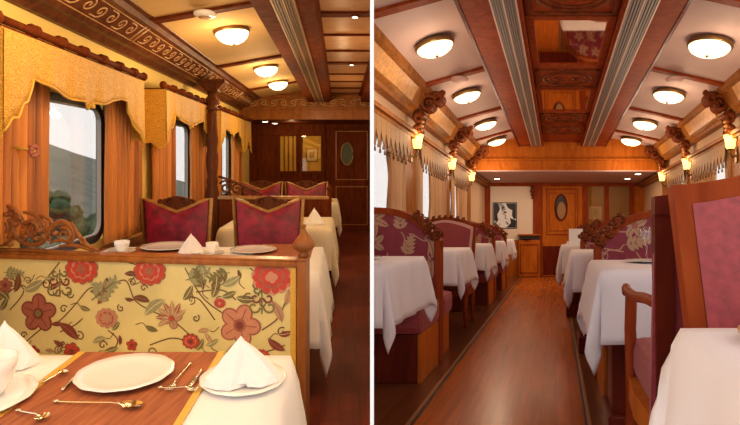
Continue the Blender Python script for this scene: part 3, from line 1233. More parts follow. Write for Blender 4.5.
# crimson chairs with gull-wing crests
def crimson_chair(label, loc, W=.53, group=None):
    o = thing('dining_chair', label, 'chair', loc, group)
    H = 1.10
    h = W / 2
    top = [(-h, H - .01), (-h * .86, H - .028), (-h * .6, H - .055), (-h * .25, H - .10), (0, H - .125), (h * .25, H - .10), (h * .6, H - .055), (h * .86, H - .028), (h, H - .01)]
    bot = [(h * .88, .46), (-h * .88, .46)]
    ins = [(x * .93, z - .012) for x, z in top] + [(h * .82, .46), (-h * .82, .46)]
    bm = BM()
    vs = []
    # padded front, bulging towards the viewer
    ctr = bm.verts.new((0, -.055, .78))
    ring = [bm.verts.new((x, -.012, z)) for x, z in ins]
    mid = [bm.verts.new((x * .75, -.045, .78 + (z - .78) * .8)) for x, z in ins]
    k = len(ring)
    for i in range(k):
        j = (i + 1) % k
        bm.faces.new((ring[i], ring[j], mid[j], mid[i])).smooth = True
        bm.faces.new((mid[i], mid[j], ctr)).smooth = True
    bm.faces.new([bm.verts.new((x, .02, z)) for x, z in ins][::-1])
    obj('backrest', bm, 'velvetL', o)
    bm = BM()
    path = [bot[1]] + top + [bot[0]]
    tube(bm, [(x, -.004, z) for x, z in path], [.017] * len(path), 8)
    bf = obj('back_frame', bm, 'goldwood', o)
    bm = BM()
    extr(bm, [(x * 1.01, z - .02) for x, z in top] + [(h * .90, .40), (-h * .90, .40)], .022, .10)
    obj('back_shell', bm, 'woodL', o)
    bm = BM()
    crest = [(-h * .62, H - .045), (-h * .4, H - .02), (-h * .15, H + .0), (0, H + .008), (h * .15, H), (h * .4, H - .02), (h * .62, H - .045), (h * .25, H - .09), (0, H - .115), (-h * .25, H - .09)]
    extr(bm, crest, .0, .025)
    for sg in (-1, 1):
        tube(bm, [(sg * p[0], -.012, p[1]) for p in spiral(h * .22, H - .045, .038, 1.3, 2.4, -1, 16)], .008, 5)
        tube(bm, [(sg * p[0], -.012, p[1]) for p in spiral(h * .48, H - .042, .022, 1.2, 2.4, -1, 12)], .007, 5)
    obj('carved_crest', bm, 'carveLd', bf)
    bm = BM()
    box(bm, -h, h, -.34, -.03, .36, .45, 0, .03)
    obj('seat', bm, 'velvetL', o)
    bm = BM()
    box(bm, -h, h, -.34, .02, .30, .36, 0, .006)
    obj('seat_frame', bm, 'woodL', o)
    for x in (-h + .03, h - .03):
        for y in (-.31, .06):
            obj('leg', tube(BM(), [(x, y, .32), (x, y, .2), (x, y, 0)], [.024, .019, .015], 8), 'woodL', o)
    return o


G = 'crimson velvet chairs'
c1 = crimson_chair('crimson velvet chair beside the orange curtain, behind the floral sofa', (-1.355, 4.32, 0), .57, G)
c2 = dup(c1, 'crimson velvet chair behind the floral sofa, on the aisle side', (-.595, 4.32, 0), G)
c3 = dup(c1, 'further crimson velvet chair beside the window, in front of the narrow cabinet', (-1.085, 7.2, 0), G)
c4 = dup(c1, 'further crimson velvet chair on the aisle side, below the framed picture', (-.465, 7.2, 0), G)

# floral sofa facing the camera
TH = radians(8)
PV = (-.19, 2.42)


def sofa_u(px, py):
    k = (px - 340) / F
    u = (PV[0] - k * PV[1]) / (cos(TH) + k * sin(TH)) * -1
    u = -u if False else u
    u = (PV[0] - k * PV[1]) / (cos(TH) + k * sin(TH))
    t = PV[1] + u * sin(TH)
    return -u, R.h - (py - 157) / F * t, t


def su(px, py):
    u, z, t = sofa_u(px, py)
    return u, z


def tosofa(bm):
    return rotz(bm, -TH)


sofa = thing('floral_sofa', 'sofa in pale gold upholstery embroidered with red and rust flowers', 'sofa', (PV[0], PV[1], 0))
XL, ZT = -1.56, su(285, 265)[1]
mats = ['fabL']
bm = BM()
box(bm, XL, -.03, .0, .06, .44, ZT + .01, 0)
inside = lambda x, z: XL < x < -.035 and .45 < z < ZT - .002
S = Stitch(bm, 0.0, inside, mats)
S.centre = (-.7, .75)
def PX(px, py):
    return su(px, py)
def fl(kind, px, py, r, *a, **k):
    x, z = PX(px, py)
    getattr(S, kind)(x, z, r * 2.5 / F, *a, **k)
stems = [[(0, 300), (20, 285), (35, 290), (60, 262)], [(12, 355), (40, 330), (58, 322), (75, 305), (90, 288), (102, 292)], [(60, 332), (75, 325), (83, 318)],
         [(105, 290), (125, 280), (135, 300), (150, 310), (172, 320), (190, 335)], [(130, 282), (140, 268), (128, 262)], [(188, 296), (200, 300), (215, 320)],
         [(185, 268), (205, 300), (238, 322)], [(262, 330), (278, 318), (286, 300)], [(196, 292), (222, 290), (236, 300)], [(240, 345), (262, 352), (285, 345)],
         [(150, 345), (172, 338), (190, 342)], [(108, 330), (118, 340), (112, 352)], [(6, 275), (24, 290), (10, 310)], [(250, 268), (262, 280), (258, 296)]]
for st in stems:
    S.line(curve2([PX(*p) for p in st], 5), .006, 'e_bark', 1)
for (px, py, r, a, cw) in ((64, 309, 4.5, .5, 1), (80, 336, 5, 2, -1), (103, 345, 5, 0, 1), (121, 308, 4, 2, 1), (46, 284, 5, 1, -1), (58, 292, 5, 3, 1), (70, 294, 4.5, 0, -1), (60, 280, 4, 2, 1), (144, 288, 4, 0, 1), (248, 298, 5, 1, 1), (262, 303, 5, 2, -1), (256, 286, 4.5, 0, 1), (215, 285, 5, 0, -1), (282, 332, 5, 1, 1), (196, 318, 4, 1, -1), (152, 352, 5, 0, 1), (24, 335, 4, 0, 1)):
    fl('curl', px, py, r, a, cw, 'e_bark')
for (px, py, L, deg, mt) in ((98, 304, 24, 52, 'e_rustd'), (78, 340, 26, 125, 'e_rustd'), (10, 300, 22, 130, 'e_olive'), (15, 292, 20, 60, 'e_bark'), (24, 290, 24, 10, 'e_sage'), (0, 310, 16, 40, 'e_olive'), (54, 340, 12, -40, 'e_rustd'), (125, 298, 10, -25, 'e_bark'), (120, 345, 10, 75, 'e_rustd'), (112, 330, 12, 30, 'e_olive'),
                            (165, 300, 26, 200, 'e_sage'), (212, 298, 22, 60, 'e_olive'), (222, 285, 20, 10, 'e_sage'), (236, 297, 20, -20, 'e_olive'), (282, 322, 22, 100, 'e_tan'), (268, 338, 20, -50, 'e_rustd'), (196, 350, 14, 40, 'e_olive'), (206, 345, 14, 10, 'e_sage'), (150, 302, 18, 150, 'e_bark'), (183, 300, 18, 40, 'e_olive'), (226, 352, 18, 20, 'e_tan'), (285, 305, 16, 60, 'e_tan'), (138, 275, 14, 160, 'e_bark')):
    x, z = PX(px, py)
    S.leaf(x, z, L * 2.5 / F, radians(deg), mt, .3, .2, 'e_cream' if mt in ('e_olive', 'e_sage') else 'e_rust')
for (px, py, L, deg, mt) in ((92, 300, 34, 38, 'e_sage'), (186, 280, 26, 20, 'e_sage'), (203, 290, 22, 110, 'e_olive'), (4, 272, 22, -5, 'e_sage'), (230, 272, 22, -160, 'e_olive')):
    x, z = PX(px, py)
    S.frond(x, z, L * 2.5 / F, radians(deg), mt, 'e_olive')
for cx_, cy_ in ((60, 283), (262, 300)):
    S.line([PX(cx_, cy_ + 14), PX(cx_, cy_ - 14)], .006, 'e_olive', 2)
    for q, rr in ((-10, 5), (-2, 6.5), (7, 8)):
        for sg in (-1, 1):
            x, z = PX(cx_ + sg * rr, cy_ + q)
            S.line(spiral(x, z, rr * .8 * 2.5 / F, .9, pi if sg > 0 else 0, sg, 16, .3), .009, 'e_olive' if q != -2 else 'e_rustd', 3)
fl('flower', 39, 313, 20, 'e_rust', 'e_rustd', 'e_olive', petals=5)
fl('peony', 107, 318, 12, 'e_pink', 'e_tan', 'e_rust')
fl('peony', 82, 269, 18, 'e_red', 'e_rust', 'e_pink')
fl('peony', 150, 271, 17, 'e_red', 'e_rust', 'e_pink')
fl('flower', 240, 325, 21, 'e_pink', 'e_rust', 'e_rustd', petals=5, a0=1.2)
fl('peony', 191, 341, 9, 'e_red', 'e_rustd', 'e_pink')
fl('peony', 272, 277, 20, 'e_red', 'e_pink', 'e_rust')
fl('flower', 72, 351, 9, 'e_red', 'e_rustd', 'e_bark', petals=6)
fl('flower', 172, 318, 11, 'e_tan', 'e_rust', 'e_red', petals=4)
x, z = PX(172, 318)
for k in range(7):
    S.leaf(x, z, .085, radians(20 + 30 * k), 'e_rust' if k % 2 else 'e_tan', .2, .16, 'e_cream')
fl('flower', 6, 285, 8, 'e_rust', 'e_rustd', 'e_bark', petals=5)
fl('flower', 132, 345, 6, 'e_red', 'e_rustd', 'e_bark')
fl('peony', 220, 303, 6, 'e_red', 'e_pink', 'e_rust')
fl('peony', 262, 356, 8, 'e_red', 'e_rust', 'e_pink')
fl('flower', 34, 352, 7, 'e_red', 'e_rustd', 'e_bark')
rnd = random.Random(8)
for k in range(46):
    px, py = rnd.uniform(4, 288), rnd.uniform(272, 354)
    if any(hypot(px - a, (py - b_)) < r_ for a, b_, r_ in ((39, 313, 26), (107, 318, 17), (82, 269, 22), (150, 271, 20), (240, 325, 27), (191, 341, 12), (272, 277, 24), (172, 318, 20))):
        continue
    x, z = PX(px, py)
    a = rnd.random() * 6.28
    if k % 3 == 0:
        S.curl(x, z, .022, a, 1 if k % 2 else -1, 'e_bark', .0045, 1.2)
    else:
        S.leaf(x, z, rnd.uniform(.045, .085), a, ('e_olive', 'e_sage', 'e_rustd', 'e_tan', 'e_bark')[k % 5], .3, .2, 'e_cream' if k % 2 else None)
    S.line(curve2([(x - .05 * cos(a + .6), z - .05 * sin(a + .6)), (x - .02 * cos(a), z - .02 * sin(a)), (x, z)], 4), .004, 'e_bark', 1)
obj('backrest', tosofa(bm), mats, sofa)
bm = BM()
box(bm, -.040, -.012, -.012, .04, .1, ZT + .005, 0, .005)
obj('gold_piping', tosofa(bm), 'goldtrim', sofa)
bm = BM()
zr0 = ZT
box(bm, XL, 0, -.022, .075, zr0 - .008, zr0 + .018, 0, .008)
box(bm, XL, 0, -.012, .065, zr0 + .016, zr0 + .028, 0, .005)
obj('top_rail', tosofa(bm), 'woodLm', sofa)
bm = BM()
box(bm, XL, 0, .06, .075, .05, zr0, 0)
box(bm, XL, 0, -.06, .06, .02, .12, 0, .008)
obj('back_panel', tosofa(bm), 'woodLm', sofa)
bm = BM()
box(bm, XL, -.03, -.5, -.003, .32, .46, 0, .035)
obj('seat', tosofa(bm), 'fabL', sofa)
bm = BM()
box(bm, XL, -.03, -.48, .0, .05, .32, 0, .008)
obj('base', tosofa(bm), 'woodLm', sofa)
# end post and finial
bm = BM()
box(bm, -.006, .036, -.03, .075, 0, zr0 + .026, 0, .006)
box(bm, -.012, .042, -.036, .08, zr0 + .026, zr0 + .038, 0, .004)
pst = obj('end_post', tosofa(bm), 'woodLm', sofa)
bm = lathe(BM(), [(.022, 0), (.030, .006), (.016, .016), (.030, .028), (.048, .045), (.052, .058), (.044, .072), (.03, .09), (.018, .108), (.009, .122), (.007, .135), (.012, .142), (.010, .150), (0, .154)], cx=.014, cy=.022, cz=zr0 + .038, seg=24, lobes=8, amp=.07)
obj('finial', tosofa(bm), 'carveL', pst)
# carved crest at the window end of the rail, drawn as scrolls and solid leafage
bm = BM()
def cr(pts, r, y=-.005, seg=7, sub=5):
    q = [PX(*p) for p in pts]
    q = curve2(q, sub) if sub > 1 else q
    n = len(q)
    rr = [(.5 + .5 * sin(pi * (i + .4) / n)) * r for i in range(n)]
    tube(bm, [(p[0], y, p[1]) for p in q], rr, seg)
def sp(px, py, rpx, turns, a0, cw, r, y=-.012):
    x, z = PX(px, py)
    q = spiral(x, z, rpx * 2.55 / F, turns, a0, cw, 30, .18)
    tube(bm, [(p[0], y, p[1]) for p in q], [r * (1 - .5 * i / 30) for i in range(30)], 7)
base = [PX(*p) for p in ((-10, 249), (-10, 205), (0, 203), (9, 208), (18, 210), (30, 213), (42, 218), (50, 222), (58, 228), (66, 233), (76, 232), (84, 240), (97, 247), (100, 250))]
cr([(12, 228), (20, 240), (32, 245), (44, 241), (50, 231), (56, 224), (64, 222), (72, 227), (75, 236), (70, 243)], .014)
cr([(72, 222), (80, 236), (88, 245), (99, 250)], .011)
cr([(60, 246), (72, 245), (84, 247), (98, 252)], .010)
cr([(50, 243), (60, 240), (70, 243)], .009)
cr([(-6, 214), (4, 205), (14, 209), (22, 218), (24, 228)], .013)
cr([(-6, 232), (2, 238), (10, 236), (14, 228), (10, 220), (2, 220)], .012)
cr([(24, 212), (34, 214), (42, 220), (46, 226)], .012)
cr([(40, 215), (50, 219), (54, 226)], .010)
cr([(-8, 245), (6, 244), (14, 240)], .012)
sp(66, 235, 8.5, 1.5, 2.2, -1, .011)
sp(33, 229, 9, 1.6, 2.6, -1, .012)
sp(18, 222, 6, 1.4, .5, 1, .010)
sp(5, 228, 6.5, 1.5, 2.0, -1, .010)
sp(14, 213, 4.5, 1.3, 0, 1, .010)
sp(50, 237, 4.5, 1.3, 1, 1, .008)
sp(84, 241, 3.5, 1.2, 2, -1, .007)
sp(24, 239, 4.5, 1.3, 0, 1, .009)
for i in range(11):
    a = i * .62
    cr([(28 + 5 * cos(a), 228 + 4 * sin(a)), (33 + 9 * cos(a + .4), 229 + 8 * sin(a + .4))], .008, y=-.004, sub=3)
for i, (px, py) in enumerate(((42, 230), (38, 238), (28, 236), (12, 244), (0, 244), (36, 222), (57, 233), (8, 214), (45, 236))):
    x, z = PX(px, py)
    lathe(bm, [(0, -.016), (.014, -.008), (.016, 0), (.014, .008), (0, .016)], cx=x, cy=-.012, cz=z, seg=8)
cr([(-12, 249), (30, 250), (60, 252), (100, 253)], .012, sub=3)
tosofa(bm)
obj('carved_crest', bm, 'carveL', sofa)


# dining tables, cloths and settings of the gold carriage
def left_table(loc_s, loc_t, w, d, drop, labels, cl='cloth', seed=0, legs=True, group=None, wall=0):
    o = thing('dining_table', labels[0], 'table', (loc_s, loc_t, 0), group)
    obj('tabletop', box(BM(), -w / 2 + .01, w / 2 - .01, -d / 2 + .01, d / 2 - .01, .715, .742, 0, .005), 'woodLm', o)
    bm = BM()
    box(bm, -.05, .05, -.18, .18, .03, .715, 0, .01)
    obj('pedestal', bm, 'woodL', o)
    obj('foot', box(BM(), -.22, .22, -.05, .05, 0, .04, 0, .008), 'woodL', o)
    c = obj('tablecloth', cloth_bm(w, d, drop, .749, seed=seed, wall=wall), cl, loc=(loc_s, loc_t, 0))
    thicken(c)
    tag(c, labels[1], 'tablecloth', group and 'cloths on ' + group)
    return o


left_table(-.97, 1.28, 1.60, 1.00, .42, wall=-1, labels=('nearest table with a white cloth, in front of the floral sofa', 'white tablecloth under the rust placemat, dinner plate and pointed napkin'), seed=1)
ZC = .752
pm = thing('placemat', 'rust striped placemat with gold edges under the round dinner plate', 'placemat', (-.65, 1.36, ZC))
obj('woven_field', box(BM(), -.235, .235, -.44, .44, 0, .003), 'matL', pm)
bm = BM()
box(bm, -.255, -.23, -.44, .44, 0, .0045)
box(bm, .23, .25, -.44, .44, 0, .0045)
obj('gold_border', bm, 'goldtrim', pm)
ZM = ZC + .005
plate((-.660, 1.60, ZM), .145, 'big scalloped white dinner plate in the middle of the rust placemat')
plate((-.293, 1.575, ZC), .130, 'white plate under the pointed napkin, beside the rust placemat')
napkin_cone((-.30, 1.575, ZC + .012), 'pointed white napkin standing on the plate before the floral sofa', .205, .118, rot=.15)
plate((-1.02, 1.44, ZC), .160, 'white side plate under the teacup, cut by the picture edge', name='side_plate')
napkin_cone((-1.09, 1.69, ZC), 'folded white napkin behind the large teacup', .17, .14, rot=.5)
c = thing('teacup', 'large white teacup with thick rim at the picture edge', 'cup', (-.985, 1.46, ZC + .012))
bmq = lathe(BM(), [(.036, 0), (.041, .01), (.058, .036), (.067, .072), (.072, .102), (.068, .102), (.062, .072), (.053, .036), (0, .017)], seg=32)
obj('bowl', bmq, 'china', c)
obj('handle', tube(BM(), curve2([(-.055, -.03, .07), (-.08, -.05, .072), (-.09, -.055, .05), (-.075, -.045, .03), (-.05, -.03, .028)], 5), .005, 7), 'china', c)
plate((-1.00, 1.50, ZC), .085, 'white saucer directly under the large teacup', name='saucer', scallop=False) if False else None


def onT(px, py, z=ZM):
    t = (R.h - z) * F / (py - R.vy)
    return ((px - R.vx) / F * t, t)


cutlery('spoon', onT(56, 403), onT(143, 408), ZM, 'long silver spoon lying across the placemat before the plate')
cutlery('spoon', onT(18, 412), onT(46, 421), ZM, 'silver spoon at the nearest corner of the placemat')
cutlery('spoon', onT(44, 383), onT(66, 373), ZM, 'small silver spoon half over the gold placemat border')
cutlery('knife', onT(62, 392), onT(82, 372), ZM, 'silver knife tucked beside the rim of the dinner plate')
cutlery('fork', onT(190, 365), onT(168, 393), ZM, 'silver fork to the plate side, tines near the gold border')
cutlery('knife', onT(202, 371), onT(190, 388), ZM, 'silver knife by the napkin plate, at placemat edge')
cutlery('fork', onT(160, 389), onT(198, 391), ZM, 'silver fork lying crosswise below the upright fork')

left_table(-.95, 3.49, 1.64, .88, .43, wall=-1, labels=('table right behind the floral sofa rail', 'white tablecloth right behind the floral sofa rail'), seed=3)
bm = BM()
box(bm, -.2, .2, -.42, .42, 0, .003)
tag(obj('placemat', bm, 'matL', loc=(-.40, 3.62, ZC)), 'brown placemat behind the sofa post finial', 'placemat', 'placemats behind the sofa')
bm = BM()
box(bm, -.2, .2, -.42, .42, 0, .003)
tag(obj('placemat', bm, 'matL', loc=(-1.32, 3.62, ZC)), 'brown placemat behind the sofa, beside the teacup', 'placemat', 'placemats behind the sofa')
plate((-1.275, 3.84, ZM), .19, 'white plate behind the sofa rail, before the window-side crimson chair')
plate((-.62, 3.72, ZM), .165, 'white plate behind the sofa rail, before the aisle-side crimson chair')
napkin_cone((-1.06, 3.70, ZC), 'pointed white napkin behind the sofa rail, between two white plates', .16, .13, rot=.2)
cup_set((-1.56, 3.72, ZC), 'saucer behind the sofa crest, under the window', 'teacup by the window behind the carved sofa crest', r=.055, sauc=.095)
cup_set((-.90, 3.66, ZC), 'saucer between napkin and aisle-side plate', 'teacup beside the pointed napkin behind the sofa rail', r=.045, sauc=.085)
plate((-1.12, 3.45, ZC), .11, 'low white bread plate before the pointed napkin behind the sofa', name='side_plate')

left_table(-.62, 5.42, 1.06, .94, .40, ('table behind the aisle-side crimson chair', 'cream tablecloth with a long corner, behind the aisle-side crimson chair'), 'clothL2', seed=5)
napkin_cone((-.26, 5.25, ZC), 'pointed napkin on the cream cloth next to the crimson chair', .17, .16)
plate((-.86, 5.30, ZC), .10, 'small plate seen between the two nearest crimson chairs', name='side_plate')
plate((-.86, 5.30, ZC + .018), .08, 'smaller plate stacked on the small plate between the chairs', name='side_plate', scallop=False)
left_table(-.55, 8.1, 1.0, .9, .36, ('furthest table of the gold carriage', 'furthest cream cloth, beside the aisle near the oval-window door'), 'clothL2', seed=7)
napkin_cone((-.22, 7.95, ZC), 'gold coloured napkin on the furthest cloth, beside the crimson chair', .2, .2, mat='goldtrim')

# landscape outside the windows of the gold carriage
def terrain(name, label, x0, x1, y0, y1, fn, mat, cat, nx=40, ny=40):
    bm = BM()
    V = [[bm.verts.new((x0 + (x1 - x0) * i / nx, y0 + (y1 - y0) * j / ny, fn(x0 + (x1 - x0) * i / nx, y0 + (y1 - y0) * j / ny))) for j in range(ny + 1)] for i in range(nx + 1)]
    for i in range(nx):
        for j in range(ny):
            bm.faces.new((V[i][j], V[i + 1][j], V[i + 1][j + 1], V[i][j + 1])).smooth = True
    o = obj(name, bm, mat, world_coords=True)
    o['kind'] = 'structure'
    return o


M['hill'] = plain('misty hillside', (.12, .145, .115), .95, noise=.45, nscale=.35)  # haze is mixed into this grey-green colour, no mist is modelled
M['meadow'] = plain('verge grass', (.16, .19, .07), .95, noise=.4, nscale=.8)
M['leaf'] = plain('dark foliage', (.035, .085, .03), .9, noise=.6, nscale=3)
M['leaf2'] = plain('mid foliage', (.06, .13, .045), .9, noise=.5, nscale=3)
M['bark'] = plain('trunk bark', (.06, .045, .03), .9)


def hillz(x, y):
    d = -x - .10 * y
    a = atan2(-x, max(y, 1))
    ridge = 17 * (1 / (1 + math.exp(-(d - 62) / 10)))
    prof = max(.0, min(1.4, 1.0 + (a - .62) * 2.6))
    return -2.0 + ridge * prof + .25 * sin(x * .21) * cos(y * .17) + .12 * sin(x * .7 + y * .5)


terrain('hills', '', -190, -28, 6, 250, hillz, 'hill', 'hill', 50, 50)
terrain('ground', '', -60, -3.2, -4, 200, lambda x, y: -1.5 - .35 * min(1, (-x - 3) / 6) + .05 * sin(x) * cos(y * .7), 'meadow', 'ground', 30, 60)


def tree(x, y, z, h, label, m, seed, group):
    rnd = random.Random(seed)
    o = bpy.data.objects.new('broadleaf_tree', None)
    COL.objects.link(o)
    o.location = (x, y, z)
    tag(o, label, 'tree', group)
    bm = tube(BM(), [(0, 0, -.3), (.1, 0, h * .3), (0, .1, h * .6)], [h * .04, h * .03, h * .015], 7)
    obj('trunk', bm, 'bark', o, world_coords=True)
    bm = BM()
    for k in range(60):
        a, u = rnd.random() * 2 * pi, rnd.random()
        rr = h * .42 * sqrt(rnd.random())
        c = Vector((rr * cos(a), rr * sin(a), h * (.38 + .5 * u * (1 - (rr / (h * .5)) ** 2))))
        q = bmesh.ops.create_icosphere(bm, subdivisions=2, radius=h * (.08 + .07 * rnd.random()), matrix=Matrix.Translation(c))
        for v in q['verts']:
            v.co += Vector((rnd.uniform(-1, 1), rnd.uniform(-1, 1), rnd.uniform(-1, 1))) * h * .018
    obj('crown', bm, m, o, world_coords=True)


tr = [(-20.5, 28, 3.2), (-24.5, 31, 3.4), (-15.8, 25.5, 2.6), (-29.5, 36, 4.0), (-34.5, 40, 4.4), (-14.6, 30, 2.6), (-17.5, 23, 1.6)]
tl = ['bushy green tree in the middle of the big window', 'bushy tree a step towards the curtain in the big window', 'bushy tree by the dark window frame', 'larger tree behind the others, near the orange curtain',
      'furthest tree on the curtain side of the big window', 'low bushy tree seen past the window frame edge', 'lowest bush in front of the trees outside']
for k, (x, y, h) in enumerate(tr):
    tree(x, y, -1.9, h * 1.15, tl[k], 'leaf' if k % 2 == 0 else 'leaf2', k, 'trees outside the big window')

# white partition between the two carriages
bm = BM()
Y0, Y1 = 1.0, 22.0
xa = lambda px, y: (px - CX) / F * y
v = [(xa(370.1, Y0), Y0), (xa(373.9, Y0), Y0), (xa(373.9, Y0) + (Y1 - Y0) * (370.1 - CX) / F, Y1), (xa(370.1, Y0) + (Y1 - Y0) * (370.1 - CX) / F, Y1)]
lo = [bm.verts.new((x, y, -.6)) for x, y in v]
hi = [bm.verts.new((x, y, 5.2)) for x, y in v]
bm.faces.new(lo[::-1])
bm.faces.new(hi)
for k in range(4):
    bm.faces.new((lo[k], lo[(k + 1) % 4], hi[(k + 1) % 4], hi[k]))
R = RL
pt = obj('wall_partition', bm, 'whitepaint', world_coords=True)
pt['kind'] = 'structure'
pt['_room'] = 'N'


# ================================================================== the rosewood carriage
R = RR
SL, SR = -1.42, 1.76
HC = .10                          # middle of the ceiling
T0, THR, TER = 0.30, 8.3, 10.4
ZS = 1.86


def plan_slab(s0, s1, t0, t1, z0, z1, bm=None):
    return box(bm or BM(), s0, s1, t0, t1, z0, z1)


struct('floor', box(BM(), SL - .1, SR + .1, T0, TER + .1, -.06, -.012), 'floorR')
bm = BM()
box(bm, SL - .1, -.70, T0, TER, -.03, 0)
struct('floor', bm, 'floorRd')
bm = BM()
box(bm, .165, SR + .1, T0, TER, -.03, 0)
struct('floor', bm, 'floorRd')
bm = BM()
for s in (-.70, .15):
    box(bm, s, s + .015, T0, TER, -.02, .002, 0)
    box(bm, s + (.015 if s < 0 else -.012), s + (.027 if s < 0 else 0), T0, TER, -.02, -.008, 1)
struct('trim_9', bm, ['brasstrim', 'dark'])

WR = [(.30, 1.40), (1.90, 3.05), (3.55, 4.70), (5.20, 6.35), (6.85, 8.0)]
Z0, Z1 = .75, 1.72
for sd, S_ in ((-1, SL), (1, SR)):
    a, c = (S_ - .03, S_) if sd < 0 else (S_, S_ + .03)
    bm = BM()
    ts = [T0] + [q for w in WR for q in w] + [TER]
    for i in range(0, len(ts), 2):
        box(bm, a, c, ts[i], ts[i + 1], 0, 2.5)
    for w0, w1 in WR:
        box(bm, a, c, w0, w1, 0, Z0)
        box(bm, a, c, w0, w1, Z1, 2.5)
    struct('wall_left' if sd < 0 else 'wall_right', bm, 'wallR')
    # dado, pilasters, rail, fascia, cornice
    x = lambda q: S_ - sd * q
    lohi = lambda p, q: (min(x(p), x(q)), max(x(p), x(q)))
    bm = BM()
    box(bm, *lohi(0, .03), T0, TER, 0, .72)
    box(bm, *lohi(0, .06), T0, TER, .70, .75, 0, .006)
    for i in range(len(WR)):
        t = (WR[i][1] + (WR[i + 1][0] if i + 1 < len(WR) else 8.5)) / 2
        box(bm, *lohi(0, .035), t - .20, t + .20, .7, 1.80, 0, .006)
    struct('trim_%d' % (10 if sd < 0 else 11), bm, 'woodRg')
    bm = BM()
    box(bm, *lohi(.0, .13), T0, TER, 1.80, 1.835, 0, .005)
    box(bm, *lohi(.0, .10), T0, TER, 1.77, 1.80, 0, .005)
    extr_t(bm, [(x(0), 2.0), (x(.08), 2.0), (x(.09), 2.03), (x(.13), 2.05), (x(.20), 2.18), (x(.24), 2.19), (x(.25), 2.24), (x(.25), 2.30), (x(0), 2.30)], T0, THR)
    struct('trim_%d' % (12 if sd < 0 else 13), bm, 'woodRg')
    bm = BM()
    for q0, q1 in ((3.45, 4.6), (5.25, 6.3), (6.9, 7.9)):
        extr_t(bm, [(x(.134), 2.055), (x(.144), 2.055), (x(.206), 2.17), (x(.196), 2.175)], q0, q1)
    struct('trim_%d' % (21 if sd < 0 else 22), bm, 'gildR')
    for i, (w0, w1) in enumerate(WR):
        if i == 0 or (sd < 0 and i < 2):
            continue
        bm = BM()
        xg = S_ + sd * .018
        box(bm, xg - .004, xg + .004, w0 + .01, w1 - .01, Z0 + .01, Z1 - .01)
        w = struct('window_%d' % (10 + i + (5 if sd > 0 else 0)), bm, 'glass')
        bm = BM()
        ring_ts(bm, min(x(.008), x(-.032)), max(x(.008), x(-.032)), w0 - .01, w1 + .01, Z0 - .01, Z1 + .01, .055, .14)
        obj('window_frame', bm, 'frameW', w)

# ceiling
bm = BM()
ZB, ZP = 2.25, 2.45
bL, bR = HC - .70, HC + .70       # outer edges of the dropped beams
gL0, gL1, gR0, gR1 = -.386, -.235, .43, .602
extr_t(bm, [(SL + .25, 2.24), (bL, 2.40), (bL, 2.5), (SL + .25, 2.34)], T0, THR, 0)
extr_t(bm, [(SR - .25, 2.24), (bR, 2.40), (bR, 2.5), (SR - .25, 2.34)], T0, THR, 0)
extr_t(bm, [(SL - .1, 2.30), (SL + .3, 2.30), (SL + .3, 2.36), (SL - .1, 2.36)], T0, THR, 0)
extr_t(bm, [(SR + .1, 2.30), (SR - .3, 2.30), (SR - .3, 2.36), (SR + .1, 2.36)], T0, THR, 0)
struct('ceiling', bm, 'ceilR')
bm = BM()
extr_t(bm, [(bL - .02, 2.36), (-.585, ZB), (-.205, ZB), (-.205, 2.33), (-.19, 2.40), (bL - .02, 2.46)], T0, THR)
extr_t(bm, [(bR + .02, 2.36), (.785, ZB), (.405, ZB), (.405, 2.33), (.39, 2.40), (bR + .02, 2.46)], T0, THR)
struct('trim_14', bm, 'woodR')
bm = BM()
for s in (-.597, .775):
    box(bm, s, s + .022, T0, THR, ZB - .006, ZB + .03)
struct('trim_15', bm, 'woodRd')
for k, (g0, g1) in enumerate(((gL0, gL1), (gR0, gR1))):
    g = thing('ceiling_vent', ['long grey slotted ceiling grille on the window-hill side of mirrors, above lower table row'[:0] + 'grey slotted ceiling grille left of the ceiling mirrors', 'grey slotted ceiling grille right of the ceiling mirrors'][k], 'vent', ((g0 + g1) / 2, 5, ZB))
    w = (g1 - g0) / 2
    bm = BM()
    for s in (-w, 0, w):
        box(bm, s - .005, s + .005, -4.6, 3.2, -.014, .004)
    obj('frame', bm, 'grilleRe', g)
    bm = BM()
    for h0, h1 in ((-w + .005, -.005), (.005, w - .005)):
        for q in range(4):
            s = h0 + (h1 - h0) * (q + .5) / 4
            box(bm, s - .006, s + .006, -4.6, 3.2, -.010, -.002)
    obj('slat', bm, 'grilleR', g)
    obj('back', box(BM(), -w, w, -4.6, 3.2, -.003, .002), 'woodRd', g)
